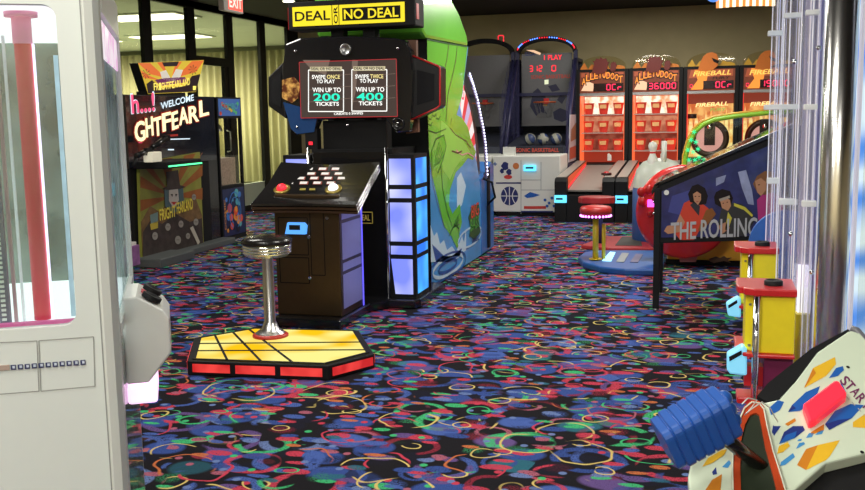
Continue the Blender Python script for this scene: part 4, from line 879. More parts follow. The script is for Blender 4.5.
mb.text('FRIGHT', XP(-5.365).at(160, 221), XP(-5.365).at(176, 216.5), .12, Z1, P('banner_yellow', (.75, .6, .05), .5, em=.1, emc=(.8, .6, .1))).text('FEARLAND', XP(-5.365).at(177, 214), XP(-5.365).at(193, 209), .12, Z1, P('banner_yellow', (.75, .6, .05), .5))
mb.build('artwork_panel', t, fixn=False)
MB().box(-5.42, 8.15, 0, -5.1, 8.8, .09, P('step_grey', (.10, .11, .11), .5)).box(-5.42, 8.8, 0, -5.25, 10.0, .07, P('step_grey', (.10, .11, .11), .5)).build('foot_step', t, bevel=.01)
# gun shelf with green light
MB().box(-5.42, 8.25, .97, -5.05, 8.95, 1.04, MATTE).build('gun_shelf', t, bevel=.01)
MB().box(-5.049, 8.3, .985, -5.045, 8.95, 1.0, E('green_strip', (.1, 1, .35), 2)).build('green_light_strip', t)
v = XP(-5.2)
for (a, b, lb_) in (((136, 156), (148, 151), 'g'), ((152, 148), (166, 138), 'g')):
    p0 = v.at(*a); p1 = v.at(*b)
    g = MB().cyl(p0, p1, .028, P('gun_black', (.015, .015, .015), .3), 12).cyl(p0 + Vector((0, 0, -.02)), p0 + Vector((0, -.05, -.1)), .02, MATTE, 10).box(p1.x - .02, p1.y - .05, p1.z - .04, p1.x + .02, p1.y + .05, p1.z + .03, MATTE)
    o_ = g.build('light_gun', t)
c = XP(-5.15).at(155, 160); MB().box(c.x - .08, c.y - .08, 1.04, c.x + .02, c.y + .1, 1.14, P('card_glow', (.7, .65, .5), .5, em=.5)).build('instruction_card', t, bevel=.01)
c = XP(-5.15).at(133, 184); MB().box(-5.41, c.y - .1, .74, -5.38, c.y + .05, .86, CYAN).build('card_reader', t)
# marquee
mq = [XP(-5.5).at(*p_) for p_ in ((138, 63), (204, 60), (196, 92), (148, 94))]
m_ = MB().prism([v + Vector((-.002, 0, 0)) for v in mq], (-.10, 0, 0), MATTE).flat(mq, P('marquee_yellow', (.5, .36, .03), .4, em=.45, emc=(1, .72, .06))); q3 = XP(-5.5)
mb = m_
def G3(pts, mt, l_=1): mb.flat([XP(-5.5 + .003 * l_).at(x, y) for x, y in pts], mt)
MO = E('marquee_orange', (.95, .2, .04), .7); MK = P('marquee_black', (.03, .01, .02), .4)
G3([(138, 63), (150, 63), (166, 78), (150, 74)], MO); G3([(204, 60.5), (192, 61), (175, 78), (196, 72)], MO); G3([(140.5, 70), (144, 78), (160, 80), (150, 76)], MO); G3([(157, 62.5), (163, 62), (168, 76)], MO); G3([(176, 62), (182, 61.6), (172, 76)], MO)
G3([(162, 62.4), (179, 61.5), (177, 66), (164, 66.5)], MK, 2); G3([(146.5, 84), (152, 80), (160, 88), (185, 86), (192, 76), (200.5, 74), (196, 91.5), (148, 93.5)], MK, 2)
G3([(160, 72), (166, 70), (171, 79), (176, 69), (183, 70), (180, 78), (174, 81), (168, 81), (162, 79)], P('marquee_white', (.8, .75, .65), .5, em=.4), 3); G3([(155, 80), (165, 78), (185, 77), (188, 82), (160, 86)], P('marquee_purple', (.2, .02, .15), .5, em=.2), 3)
for (x, y) in ((146, 74), (193, 70)): 
    for k in range(8): a_ = k * PI / 4; G3([(x, y), (x + 4.4 * math.cos(a_), y + 5 * math.sin(a_)), (x + 4.4 * math.cos(a_ + .15), y + 5 * math.sin(a_ + .15))], MK, 3)
TYL = E('marquee_title', (1, .8, .15), 1.1)
wd = 'FRIGHTFEARLAND'
for k, c in enumerate(wd):
    x = 154 + k * 2.6; yb_ = 90.5 - 5.5 * (k / 13) ** 1.5; a_ = XP(-5.487).at(x, yb_); b_ = XP(-5.487).at(x + 2.3, yb_ - .3); mb.text(c, a_, b_, .075, Z1, TYL)
G3([(193, 86), (196.3, 86), (195.6, 90), (193, 90.2)], TYL, 4)
m_.build('marquee', t, fixn=False)
MB().box(-5.62, 8.7, 1.69, -5.52, 9.5, 1.74, MATTE).build('marquee_bracket', t)
# little box at the near foot
c = ZP(.09).at(139, 250); 
t = thing('leaflet_box', 'small box of coloured leaflets standing at the foot of the horror cabinet', 'box', (c.x, c.y, .09))
v = XP(-5.05); a = v.at(134, 252); b = v.at(145.5, 238)
c0 = Vector((-5.2, a.y, .09)); 
MB().box(-5.3, a.y, .09, -5.12, b.y, .28, P('box_print', (.3, .12, .3), .5, var=.6, scale=14)).build('carton', t, bevel=.005)
MB().box(-5.28, a.y + .02, .28, -5.14, b.y - .02, .31, P('leaflet_white', (.8, .78, .7), .5)).build('leaflets', t)

# ---- small prize vending cabinet
t = thing('prize_vending_cabinet', 'narrow black prize vending cabinet with glass middle and colourful planet artwork', 'arcade game', (-5.75, 10.25, 0))
y0, y1 = 10.02, 10.62
MB().box(-6.1, y0, 0, -5.42, y1, .66, MATTE).box(-6.1, y0, 1.45, -5.42, y1, 1.70, MATTE).box(-6.1, y0, .66, -6.05, y1, 1.45, MATTE).box(-5.46, y0, .66, -5.42, y0 + .03, 1.45, MATTE).box(-5.46, y1 - .03, .66, -5.42, y1, 1.45, MATTE).box(-6.1, y0, .66, -5.46, y0 + .02, 1.45, MATTE).build('cabinet', t, bevel=.006)
MB().box(-5.44, y0 + .03, .66, -5.435, y1 - .03, 1.45, PANE).build('glass_pane', t)
mb = MB(); vx = -5.417; mb.box(-5.42, y0 + .03, .06, vx, y1 - .03, .62, P('space_navy', (.01, .02, .08), .35))
for k in range(26):
    c = Vector((vx + .002 + k * .0002, y0 + .09 + random.random() * .42, .1 + random.random() * .46)); r = .015 + random.random() * .045
    mb.flat([c + Vector((0, r * math.cos(j * PI / 7), r * math.sin(j * PI / 7))) for j in range(14)], [P('planet_red', (.7, .08, .03), .4), P('planet_orange', (.75, .3, .04), .4), P('planet_blue', (.05, .2, .6), .4), P('planet_black', (.01, .01, .02), .4), P('planet_teal', (.1, .4, .45), .4)][k % 5])
for r in (.1, .14): mb.strip([(vx + .009, y0 + .3 + r * 1.1 * math.cos(k * PI / 8), .35 + r * 1.6 * math.sin(k * PI / 8)) for k in range(-3, 12)], .012, (1, 0, 0), P('planet_blue', (.05, .2, .6), .4))
mb.text('COSMIC', (vx + .01, y0 + .07, .14), (vx + .01, y0 + .07, .5), .035, (0, -1, 0), P('planet_orange', (.75, .3, .04), .4)); mb.build('lower_artwork', t, fixn=False)
mb = MB().box(-5.42, y0 + .03, 1.48, vx, y1 - .03, 1.68, P('header_blue', (.05, .12, .35), .4, em=.3))
for k in range(10):
    c = Vector((vx + .002 + k * .0002, y0 + .07 + (k * .37 % 1) * .45, 1.51 + (k * .61 % 1) * .13)); mb.flat([c + Vector((0, .03 * math.cos(j * PI / 4), .025 * math.sin(j * PI / 4))) for j in range(8)], [P('planet_red', (.7, .08, .03), .4), P('planet_yellow', (.8, .6, .05), .4), P('planet_green', (.1, .5, .2), .4)][k % 3])
mb.text('COMBO', (vx + .006, y0 + .08, 1.56), (vx + .006, y1 - .1, 1.56), .07, Z1, P('planet_teal', (.1, .4, .45), .4)); mb.build('header_artwork', t, fixn=False)
MB().box(-6.0, y0 + .06, .66, -5.5, y1 - .06, .98, P('prize_heap', (.35, .25, .22), .6, var=.9, scale=45)).build('prize_bin', t)
MB().lathe([(.04, 0), (.1, -.06), (.12, -.12)], (-5.65, y0 + .3, 1.42), STEEL, 6).cyl((-5.65, y0 + .3, 1.42), (-5.65, y0 + .3, 1.46), .02, STEEL, 8).build('claw', t)

# ================================================================== PINBALL
YF = 7.0; YBk = 7.66; q = YP(YF)
t = thing('pinball_machine', 'black pinball machine with blue band artwork and large silver lettering', 'pinball machine', (.3, 7.33, 0))
xl = -.318; xr = 1.0; zl = .93; zr = 1.32 + .12
slope = (1.286 - .917) / (.512 + .316)
def ztop(x): return .912 + slope * (x + .316)
xr = .62; XR2 = 1.05
body = [Vector((xl, YF, .5)), Vector((.55, YF, .545)), Vector((XR2, YF, .56)), Vector((XR2, YF, ztop(.62))), Vector((.62, YF, ztop(.62))), Vector((xl, YF, ztop(xl)))]
MB().prism(body, (0, YBk - YF, 0), MATTE).build('cabinet', t, bevel=.006)
# side artwork
mb = MB(); DY = YF - .003
def QP(x, y, l_=1): return Vector(YP(YF - .003 - .0012 * l_).at(x, y))
BLS = P('art_blue', (.022, .026, .13), .3, var=.95, scale=9, coat=.4); 
mb.flat([Vector((v.x, DY, v.z)) for v in (Vector((-.275, 0, .545)), Vector((.56, 0, .575)), Vector((.56, 0, ztop(.56) - .05)), Vector((-.275, 0, ztop(-.275) - .05)))], BLS)
MIST = P('art_mist', (.30, .34, .55), .4, var=.6, scale=12)
mb.flat([QP(x, y) for x, y in ((738, 172), (746, 170), (752, 190), (754, 205), (748, 204), (742, 188))], MIST); mb.flat([QP(x, y) for x, y in ((716, 178), (726, 175), (724, 182), (716, 186))], MIST)
mb.flat([QP(x, y) for x, y in ((672, 196), (690, 190), (692, 204), (680, 215), (668, 212))], P('art_blue2', (.05, .06, .26), .4))
HAIR = P('hair_dark', (.015, .01, .01), .6); SKN = P('skin_tone', (.50, .24, .13), .5); JR = P('jacket_red', (.62, .05, .02), .45); JG = P('jacket_dark', (.03, .03, .03), .4); YL2 = P('trim_yellow', (.6, .55, .05), .4); MG = P('jacket_magenta', (.45, .03, .2), .4)
def A(pts, mt, l_=2): mb.flat([QP(x, y, l_) for x, y in pts], mt)
# left musician: red jacket
A([(684, 203), (692, 199), (700, 202), (708, 208), (712, 215), (704, 222), (694, 240), (680, 240), (674, 232), (678, 226), (680, 214)], JR, 2)
A([(680, 214), (676, 224), (667, 226), (664, 231), (668, 234), (680, 232), (685, 222)], SKN, 3)
A([(690, 205), (695, 201), (700, 206), (699, 216)], P('shirt_dark', (.02, .02, .03), .5), 3)
A([(692, 186), (698, 184), (705, 188), (708, 196), (706, 204), (700, 205), (690, 202), (688, 194)], HAIR, 3)
A([(693, 194), (697, 191.5), (701, 194), (701, 200), (698, 205), (694, 201)], SKN, 4); A([(694.6, 196), (696.2, 196), (696.2, 196.8), (694.6, 196.8)], HAIR, 5); A([(698.4, 196), (700, 196), (700, 196.8), (698.4, 196.8)], HAIR, 5); A([(695.8, 201.3), (699, 201.3), (697.4, 202.4)], P('lips', (.4, .05, .05), .5), 5)
A([(706, 210), (712, 208), (716, 214), (702, 232), (698, 230)], P('guitar_brown', (.25, .09, .02), .3), 4)
# middle musician: dark jacket with yellow trim
A([(722, 206), (732, 203), (742, 204), (752, 212), (754, 222), (746, 236), (722, 236), (718, 224)], JG, 2)
A([(714, 197), (716, 192), (722, 189), (730, 191), (733, 198), (731, 205), (722, 208), (715, 204)], HAIR, 3)
A([(720, 200), (726, 197.5), (730, 200), (731, 206), (728, 211), (722, 208)], SKN, 4); A([(719, 199), (729.5, 195.5), (730, 198), (720, 201.5)], P('headband', (.35, .3, .25), .5), 5); A([(722.5, 203), (724, 202.6), (724, 203.4), (722.6, 203.8)], HAIR, 5); A([(726.5, 202), (728, 201.6), (728, 202.4), (726.6, 202.8)], HAIR, 5)
A([(734, 203), (745, 207), (753, 215), (752, 217), (744, 210), (734, 206)], YL2, 4); A([(728, 212), (732, 218), (728, 230), (725, 230)], YL2, 4); A([(718, 226), (726, 222), (730, 228), (722, 234)], SKN, 4)
# right musician: magenta shirt
A([(757, 200), (763, 194), (772, 192), (782, 198), (784, 238), (764, 238), (758, 218)], MG, 2)
A([(753, 184), (757, 176), (765, 171), (774, 172), (778, 182), (774, 192), (764, 195), (756, 190)], P('hair_brown', (.22, .09, .03), .6), 3)
A([(755, 181), (761, 178), (766, 182), (766, 190), (761, 196), (757, 192)], SKN, 4); A([(758, 184.5), (760, 184.2), (760, 185), (758, 185.3)], HAIR, 5)
SIL = P('silver_letters', (.55, .56, .58), .3, .3); p0 = QP(670.5, 240, 7); p1 = QP(696, 238.8, 7); mb.text('THE', p0, p1, .125, Z1, SIL)
p0 = QP(700.5, 238.5, 7); p1 = QP(757, 236.3, 7); mb.text('ROLLING', p0, p1, .135, Z1, SIL); mb.text('STONES', QP(762, 236, 7), QP(784, 235, 7), .135, Z1, SIL)
c = QP(666.5, 192.5, 3); mb.cyl(c, c + Vector((0, -.008, 0)), .018, OFFW, 20)
mb.build('side_artwork', t, fixn=False)
# rails and glass
def rail(y): return MB().prism([(xl - .005, y, ztop(xl)), (.62, y, ztop(.62)), (.62, y, ztop(.62) + .035), (xl + .03, y, ztop(xl) + .04), (xl - .005, y, ztop(xl) + .015)], (0, .045, 0), BLACK)
rail(YF - .01).build('side_rail', t, bevel=.004); rail(YBk - .035).build('side_rail', t, bevel=.004)
PF = P('playfield', (.30, .16, .05), .3, var=1.2, scale=16, coat=.6)
MB().prism([(xl + .06, YF + .035, ztop(xl + .06) + .002), (.62, YF + .035, ztop(.62) + .002), (.62, YBk - .035, ztop(.62) + .002), (xl + .06, YBk - .035, ztop(xl + .06) + .002)], (0, 0, .004), PF).build('playfield', t)
mb = MB()
for k in range(16):
    x = xl + .1 + k * .05; y = YF + .06 + (k * .37 % 1) * .5; mb.cyl((x, y, ztop(x) + .006), (x, y, ztop(x) + .022), .014, [E('insert_green', (.05, .7, .3), .8), E('insert_yellow', (.9, .6, .15), .8), E('insert_red', (.9, .1, .08), .8), OFFW][k % 4], 10)
mb.build('playfield_inserts', t)
MB().prism([(xl + .03, YF + .03, ztop(xl) + .035), (.62, YF + .03, ztop(.62) + .03), (.62, YBk - .03, ztop(.62) + .03), (xl + .03, YBk - .03, ztop(xl) + .035)], (0, 0, .004), GLASS('playfield_glass', (.9, .95, .9), .08, 1.45)).build('glass', t)
MB().prism([(xl - .025, YF - .01, ztop(xl) - .06), (xl + .03, YF - .01, ztop(xl) + .02), (xl + .03, YF - .01, ztop(xl) + .042), (xl - .01, YF - .01, ztop(xl) + .02), (xl - .03, YF - .01, ztop(xl) - .03)], (0, YBk - YF + .02, 0), BLACK).build('lockdown_bar', t, bevel=.004)
for y in (YF + .08, YBk - .1): MB().cyl((xl - .03, y, .82), (xl, y, .82), .018, RED, 14).build('flipper_button', t)
for (x, y) in ((xl - .01, YF - .012), (xl - .01, YBk - .03), (XR2 - .05, YF), (XR2 - .05, YBk - .05)):
    zt_ = .90 if x < 0 else .7
    lg = MB().box(x, y, .02, x + .045, y + .045, zt_, MATTE).cyl((x + .02, y + .02, 0), (x + .02, y + .02, .02), .02, STEEL, 12).build('leg', t, bevel=.004)
    if x < 0 and y < 7.1:
        for z in (.80, .72): MB().ball((x - .002, y + .02, z), .009, CHROME, 10).build('leg_bolt', lg)
MB().box(.98, YF - .03, ztop(.62) - .1, 1.22, YBk + .03, 2.0, MATTE).build('backbox', t, bevel=.01)

# ================================================================== KIDDIE WHACK GAME BEHIND THE PINBALL
t = thing('red_disc_game', 'red disc ended game with orange base and clear green-edged arched canopy', 'arcade game', (.2, 9.6, 0))
q = YP(8.9)
c = Vector((-.155, 9.0, .53)); R = .43
DM = P('disc_red', (.60, .02, .02), .28, coat=.3)
MB().lathe([(0, -.06), (R - .03, -.06), (R, -.04), (R, .03), (R - .03, .05), (0, .05)], c, DM, 64, (0, -1, 0)).build('red_disc', t)
for (x, y, r) in ((641.5, 192, .042), (649, 190, .042), (642.5, 202, .042), (650, 214, .03), (656, 232, .03)):
    v = YP(8.93).at(x, y); MB().ball(v, r, P('dimple_red', (.45, .012, .012), .2), 14, (1, .35, 1.1)).build('disc_boss', t)
v = YP(8.93).at(651, 203.5); MB().box(v.x - .03, 8.9, v.z - .03, v.x + .05, 8.94, v.z + .035, E('magenta_reader', (1, .1, .8), 2)).build('card_reader', t)
MB().box(-.3, 9.15, .06, 1.3, 10.4, .62, P('base_orange', (.85, .42, .03), .45, var=.15, scale=3)).box(-.32, 9.2, 0, 1.28, 10.38, .06, MATTE).build('base_cabinet', t, bevel=.01)
v = YP(9.14); MB().prism([v.at(*p_) for p_ in ((709, 259), (716, 256.5), (720, 258), (724, 256), (727, 258), (732, 257.5), (728, 260), (731, 263), (724, 261), (714, 263), (710, 261.5))], (0, .006, 0), P('ink_brown', (.12, .06, .03), .5)).build('palm_print', t)
v = YP(9.142); MB().prism([v.at(*p_) for p_ in ((674, 240), (688, 237), (700, 246), (696, 262), (680, 262))], (0, .003, 0), P('decal_pink', (.7, .25, .25), .5)).build('pink_print', t)
# arched clear canopy side
q = YP(9.5); ar = [(681, 214), (681.5, 180), (683.5, 155), (687, 142), (693, 130), (702, 122), (713, 117.5), (735, 114), (765, 111), (795, 109)]
ap = [q.at(*p_) for p_ in ar]
MB().prism(ap + [Vector((ap[-1].x, 9.5, .62)), Vector((ap[0].x, 9.5, .62))] if ap[0].z > .62 else ap + [Vector((ap[-1].x, 9.5, ap[0].z))], (0, .01, 0), GLASS('canopy_clear', (.93, .97, .9), .02, 1.2)).build('clear_side', t)
MB().tube([p_ + Vector((.018, .02, -.018)) for p_ in ap], .024, P('trim_green', (.22, .45, .03), .35, em=.12), 10).build('green_edge_trim', t)
MB().tube([p_ + Vector((0, .02, .006)) for p_ in ap], .013, P('trim_orange', (.6, .32, .03), .35), 8).build('orange_edge_trim', t)
mb = MB(); GS = E('led_green', (.03, .9, .35), 1.2)
for (x, y) in ((694, 132), (691, 140), (696, 142), (688, 150), (693, 152), (698, 149), (689, 160), (695, 160), (686, 167), (691, 170), (699, 157), (687, 175)):
    c = YP(9.49).at(x, y); mb = MB()
    for k in range(3): a_ = k * PI / 3 + x; d_ = Vector((math.cos(a_), 0, math.sin(a_))) * .024; mb.strip([c - d_, c + d_], .006, (0, -1, 0), GS)
    mb.build('star_light', t, fixn=False)
v = YP(9.7).at(713.5, 157); MB().cyl((v.x, 9.7, .62), (v.x, 9.7, v.z), .022, OFFW, 14).build('white_post', t)
MB().box(.05, 9.6, .62, 1.2, 10.3, .9, P('canopy_green_bed', (.03, .28, .12), .5)).build('green_bed', t)
# white dome with pin
t = thing('bowling_pin_dome', 'rounded white dome topped by a small white pin, behind the red disc', 'arcade game', (-.45, 10.75, 0))
MB().lathe([(.0, .32), (.08, .315), (.18, .28), (.25, .2), (.28, .08), (.285, 0)], (-.45, 10.75, .62), P('dome_white', (.62, .66, .58), .35), 36).build('dome', t)
MB().lathe([(.27, 0), (.29, .02), (.29, .6), (.28, .62)], (-.45, 10.75, 0), P('dome_base_blue', (.03, .1, .35), .5), 30).build('base', t)
c = Vector((-.52, 10.62, .88)); MB().lathe([(.05, 0), (.055, .05), (.035, .1), (.028, .13), (.045, .17), (.05, .2), (.035, .235), (0, .245)], c, OFFW, 18).lathe([(.031, .115), (.033, .125), (.031, .135)], c, RED, 18).build('pin', t)
MB().cyl((-.40, 10.62, .86), (-.40, 10.62, 1.13), .03, OFFW, 12).build('white_post', t)

# ---- low blue pad base with stool in front
t = thing('blue_step_pad', 'low rounded blue step pad with three lit rectangular foot panels', 'step pad', (-.6, 9.1, 0))
z_ = ZP(.06); bp_ = [z_.at(*p_) for p_ in ((578, 257), (583, 262), (600, 266.5), (625, 269), (660, 269.5), (664, 262), (664, 250), (640, 250), (600, 250), (584, 252))]
MB().prism([Vector((v.x, v.y, 0)) for v in bp_], (0, 0, .06), P('pad_blue', (.02, .10, .36), .4)).build('base', t, bevel=.015)
for (pts, mt) in ((((602, 261), (610, 252), (615.5, 252.5), (611, 261.5)), E('foot_lit', (.35, .75, 1), 1.6)), (((616, 262), (622, 253), (629, 253.5), (624, 262.3)), P('foot_grey', (.28, .32, .34), .4)), (((630, 262.3), (636, 254), (643, 254.5), (638, 262.6)), P('foot_violet', (.16, .14, .26), .4))):
    MB().prism([ZP(.062).at(*p_) for p_ in pts], (0, 0, .004), mt).build('foot_panel', t)
t = thing('red_floor_mat', 'flat red floor platform with a dark square tread beyond the blue step pad', 'platform', (-.6, 10.5, 0))
bp_ = [ZP(.04).at(*p_) for p_ in ((581, 245), (604, 236), (655, 236), (665, 248), (610, 248))]
MB().prism([Vector((v.x, v.y, 0)) for v in bp_], (0, 0, .04), P('mat_red', (.42, .03, .035), .5)).build('base', t, bevel=.008)
MB().prism([ZP(.041).at(*p_) for p_ in ((615, 245.5), (622, 237), (640, 237), (642, 246))], (0, 0, .004), P('tread_dark', (.06, .055, .05), .7)).build('tread', t)
px0 = ZP(.06).at(595.5, 260)
t = thing('stool', 'red padded stool with violet light ring on yellow post, standing on the blue pad', 'stool', (px0.x, px0.y, .067))
MB().cyl((px0.x, px0.y, .067), (px0.x, px0.y, .47), .028, P('post_yellow', (.75, .55, .03), .35), 18).cyl((px0.x, px0.y, .067), (px0.x, px0.y, .075), .06, P('post_yellow', (.75, .55, .03), .35), 20).cyl((px0.x + .07, px0.y + .06, .067), (px0.x + .07, px0.y + .06, .4), .018, P('post_yellow', (.75, .55, .03), .35), 12).build('post', t)
MB().lathe([(.02, 0), (.13, .01), (.14, .03), (.135, .05)], (px0.x, px0.y, .46), P('seat_under', (.2, .02, .1), .4), 32).build('seat_pan', t)
mb = MB()
for k in range(26): a_ = k * PI / 13; mb.ball((px0.x + .14 * math.cos(a_), px0.y + .14 * math.sin(a_), .485), .012, E('led_violet', (.9, .25, 1), 4), 6)
mb.build('light_ring', t)
MB().lathe([(.138, .0), (.15, .02), (.15, .055), (.135, .075), (.08, .085), (0, .087)], (px0.x, px0.y, .495), P('seat_red', (.50, .03, .03), .35), 32).build('seat_cushion', t)
p2 = ZP(.04).at(600, 243)
t = thing('stool', 'scalloped red stool on dark blue post just behind the lit red stool', 'stool', (p2.x, p2.y, .04))
MB().cyl((p2.x, p2.y, .04), (p2.x, p2.y, .52), .03, P('post_navy', (.02, .03, .14), .4), 16).build('post', t)
v0 = YP(p2.y).at(579, 200); v1 = YP(p2.y).at(615, 200)
pts = []
for k in range(24):
    a_ = k * PI / 12; r = .19 + (.015 if k % 2 else 0); pts.append(((v0.x + v1.x) / 2 + r * math.cos(a_), p2.y + .15 * math.sin(a_), v0.z - .03))
MB().prism(pts, (0, 0, .07), P('seat_red_dull', (.42, .025, .03), .4)).cyl((p2.x, p2.y, .5), (p2.x, p2.y, v0.z - .03), .035, P('post_navy', (.02, .03, .14), .4), 12).build('seat_cushion', t, bevel=.015)

# ================================================================== COIN PUSHER WITH CLEAR TUBES (right)
t = thing('coin_pusher', 'tall coin pusher with chrome corner pole, clear token tubes and blue-lit window', 'arcade game', (.8, 3.3, 0))
pc = YP(2.803).at(835, 200)
MB().cyl((pc.x, 2.803, 0), (pc.x, 2.803, 2.25), .0415, P('pole_chrome', (.88, .87, .84), .22, 1, var=.03, scale=3), 40).build('corner_pole', t)
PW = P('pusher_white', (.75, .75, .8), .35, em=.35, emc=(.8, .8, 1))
x0 = pc.x + .055
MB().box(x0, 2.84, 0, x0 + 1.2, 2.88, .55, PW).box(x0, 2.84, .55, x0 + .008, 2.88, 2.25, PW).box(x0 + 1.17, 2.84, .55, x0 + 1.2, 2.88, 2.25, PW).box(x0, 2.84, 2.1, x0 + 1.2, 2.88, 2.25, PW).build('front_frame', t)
# blue-lit interior
m, N, L = nt('ocean_backlit'); o_ = N.new('ShaderNodeOutputMaterial'); em = N.new('ShaderNodeEmission'); tc = N.new('ShaderNodeTexCoord'); w1 = N.new('ShaderNodeTexWave'); w1.inputs['Scale'].default_value = 1.6; w1.inputs['Distortion'].default_value = 9; w1.inputs['Detail'].default_value = 3; w1.bands_direction = 'Z'
r1 = N.new('ShaderNodeValToRGB'); r1.color_ramp.elements[0].color = (.10, .30, .85, 1); r1.color_ramp.elements[1].color = (.75, .92, 1, 1); r1.color_ramp.elements[1].position = .9
L.new(tc.outputs['Object'], w1.inputs['Vector']); L.new(w1.outputs[0], r1.inputs[0]); L.new(r1.outputs[0], em.inputs[0]); em.inputs[1].default_value = 1.0; L.new(em.outputs[0], o_.inputs[0])
MB().box(x0 + .02, 3.25, .55, x0 + 1.17, 3.28, 2.1, m).build('lit_backdrop', t)
MB().box(x0 + .02, 2.9, .5, x0 + 1.17, 3.25, .55, PW).build('coin_shelf', t)
MB().box(x0 + .022, 2.855, .55, x0 + 1.17, 2.86, 2.1, PANE).build('window_pane', t)
# tubes along the left side
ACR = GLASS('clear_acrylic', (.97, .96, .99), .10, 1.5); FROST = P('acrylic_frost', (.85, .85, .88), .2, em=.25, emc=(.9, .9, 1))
def tubeX(px_, Y, r): v = YP(Y).at(px_, 100); return v.x
tubs = [(775, 3.85, .018), (788, 3.5, .020), (797, 3.45, .03), (808, 3.12, .026), (816, 3.05, .016), (780.5, 3.9, .012)]
for i, (px_, Y, r) in enumerate(tubs):
    x = tubeX(px_, Y, r); zb = .62 if Y < 3.4 else .78
    tb = MB().cyl((x, Y, zb), (x, Y, 2.3), r, ACR, 24, cap=False).cyl((x, Y, zb), (x, Y, 2.3), r - .004, ACR, 24, cap=False).build('token_tube', t)
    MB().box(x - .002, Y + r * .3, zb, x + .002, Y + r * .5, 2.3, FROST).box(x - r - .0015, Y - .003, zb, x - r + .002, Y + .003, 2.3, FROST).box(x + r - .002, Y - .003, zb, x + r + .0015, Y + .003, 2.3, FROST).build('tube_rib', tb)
# back plate behind tubes: pale translucent strip and lit white column
a = YP(3.15).at(803, 100); b = YP(3.15).at(820, 100)
MB().box(a.x, 3.16, .5, b.x + .02, 3.18, 2.3, P('tube_backer', (.45, .44, .52), .3, em=.12, emc=(.8, .78, 1), var=.4, scale=6)).build('tube_backer', t)
a = YP(3.15).at(797, 300); b = YP(3.15).at(812, 265)
MB().box(a.x, 3.13, a.z - .12, b.x, 3.155, b.z, E('lit_column', (1, 1, 1), 1.3)).build('lit_column', t)
a = YP(3.1).at(794, 370); b = YP(3.1).at(813, 315)
MB().box(a.x, 3.1, .3, b.x, 3.15, b.z, YEL).build('yellow_chute', t)
STR = P('strap_white', (.8, .82, .8), .35, em=.1)
for (pxa, pxb, py_, Y) in ((768, 783, 33, 3.82), (784, 802, 15, 3.42), (806, 820, 12, 3.02), (764, 800, 107, 3.42), (804, 818, 107, 3.02), (767, 780, 181, 3.82), (779, 798, 202, 3.42), (802, 817, 204, 3.02)):
    a = YP(Y).at(pxa, py_ + 3); b = YP(Y).at(pxb, py_ - 3); MB().box(a.x, Y, a.z, b.x, Y + .03, b.z, STR).build('strap', t, bevel=.003)
for (px_, py_) in ((819, 48), (795, 62), (791, 234), (812, 272)):
    c = YP(3.0).at(px_, py_); MB().ball(c, .008, CHROME, 10).build('screw', t)
c = YP(3.1).at(818, 140); MB().tube([(c.x, 3.1, .62), (c.x, 3.1, 2.3)], .004, P('cord_blue', (.1, .12, .5), .4), 6).build('cord', t)
# blue round side panel
v = YP(4.05).at(786, 246); R = .145
MB().cyl((v.x, 4.03, v.z), (v.x, 4.07, v.z), R, P('panel_blue', (.02, .13, .50), .4), 48).build('round_panel', t)
MB().box(v.x - .02, 3.3, .1, v.x + .25, 4.02, .62, P('pusher_side', (.12, .05, .12), .5)).box(v.x + .12, 2.95, 0, v.x + .9, 4.1, .5, MATTE).build('lower_cabinet', t)
# the two yellow coin boxes
def coinbox(Y, pxl, pxr, pyt, pyb, label_, near):
    q = YP(Y); tl = q.at(pxl, pyt); br = q.at(pxr, pyb); x0_, x1_ = tl.x, br.x; zt_, zb_ = tl.z, br.z; dp = .15
    c = MB().prism([(x0_, Y, zb_), (x0_ + .035, Y - .035, zb_), (x1_, Y - .035, zb_), (x1_, Y + dp, zb_), (x0_, Y + dp, zb_)], (0, 0, zt_ - zb_), YEL).build('coin_box', t, bevel=.004)
    ov = .018
    for z in (zt_, zb_ - .012):
        g = MB().prism([(x0_ - .028, Y + .03, z), (x0_ - .024, Y - .01, z), (x0_ - .01, Y - .015, z), (x0_ - .006, Y - .035, z), (x0_ + .02, Y - .05, z), (x1_ + .002, Y - .05, z), (x1_ + .004, Y + dp, z), (x0_ - .024, Y + dp, z)], (0, 0, .022 if z == zt_ else .012), RED).build('red_plate', c, bevel=.004)
    cx = (x0_ + x1_) / 2 + .01; r = .027
    MB().lathe([(r, 0), (r, .012), (r * .8, .016), (r * .6, .01)], (cx, Y + .03, zt_ + .022), MATTE, 24).cyl((cx, Y + .03, zt_ + .022), (cx, Y + .03, zt_ + .034), r * .6, CHROME, 20).build('coin_knob', c)
    tx = x0_ + .03; MB().cyl((tx, Y - .042, zb_ - .19), (tx, Y - .042, zt_), .0105, CHROME, 18).build('chrome_tube', c)
    MB().box(x0_ + .055, Y - .02, zb_ - .13, x1_, Y + dp, zb_ - .012, P('maroon', (.16, .01, .06), .4)).box(x0_ - .02, Y - .05, zb_ - .155, x0_ + .08, Y + .05, zb_ - .135, RED).build('under_box', c, bevel=.004)
    for (px_, z) in ((0, zt_ - .03), (0, zb_ + .02)): MB().cyl((x0_ + .014, Y - .02, z), (x0_ + .011, Y - .024, z), .004, STEEL, 8).build('screw', c)
    return x0_, zb_, zt_
coinbox(2.96, 746, 793, 293, 352, '', True); coinbox(3.69, 742, 776, 252, 305, '', False)
def reader(Y, pts, sl):
    q = YP(Y); v = [q.at(*p_) for p_ in pts]
    r_ = MB().prism(v, (0, .05, 0), P('reader_cyan', (.35, .75, .9), .35, em=.5, emc=(.12, .62, 1))).build('card_reader', t, bevel=.006)
    MB().prism([YP(Y - .002).at(*p_) for p_ in sl], (0, .003, 0), MATTE).build('card_slot', r_)
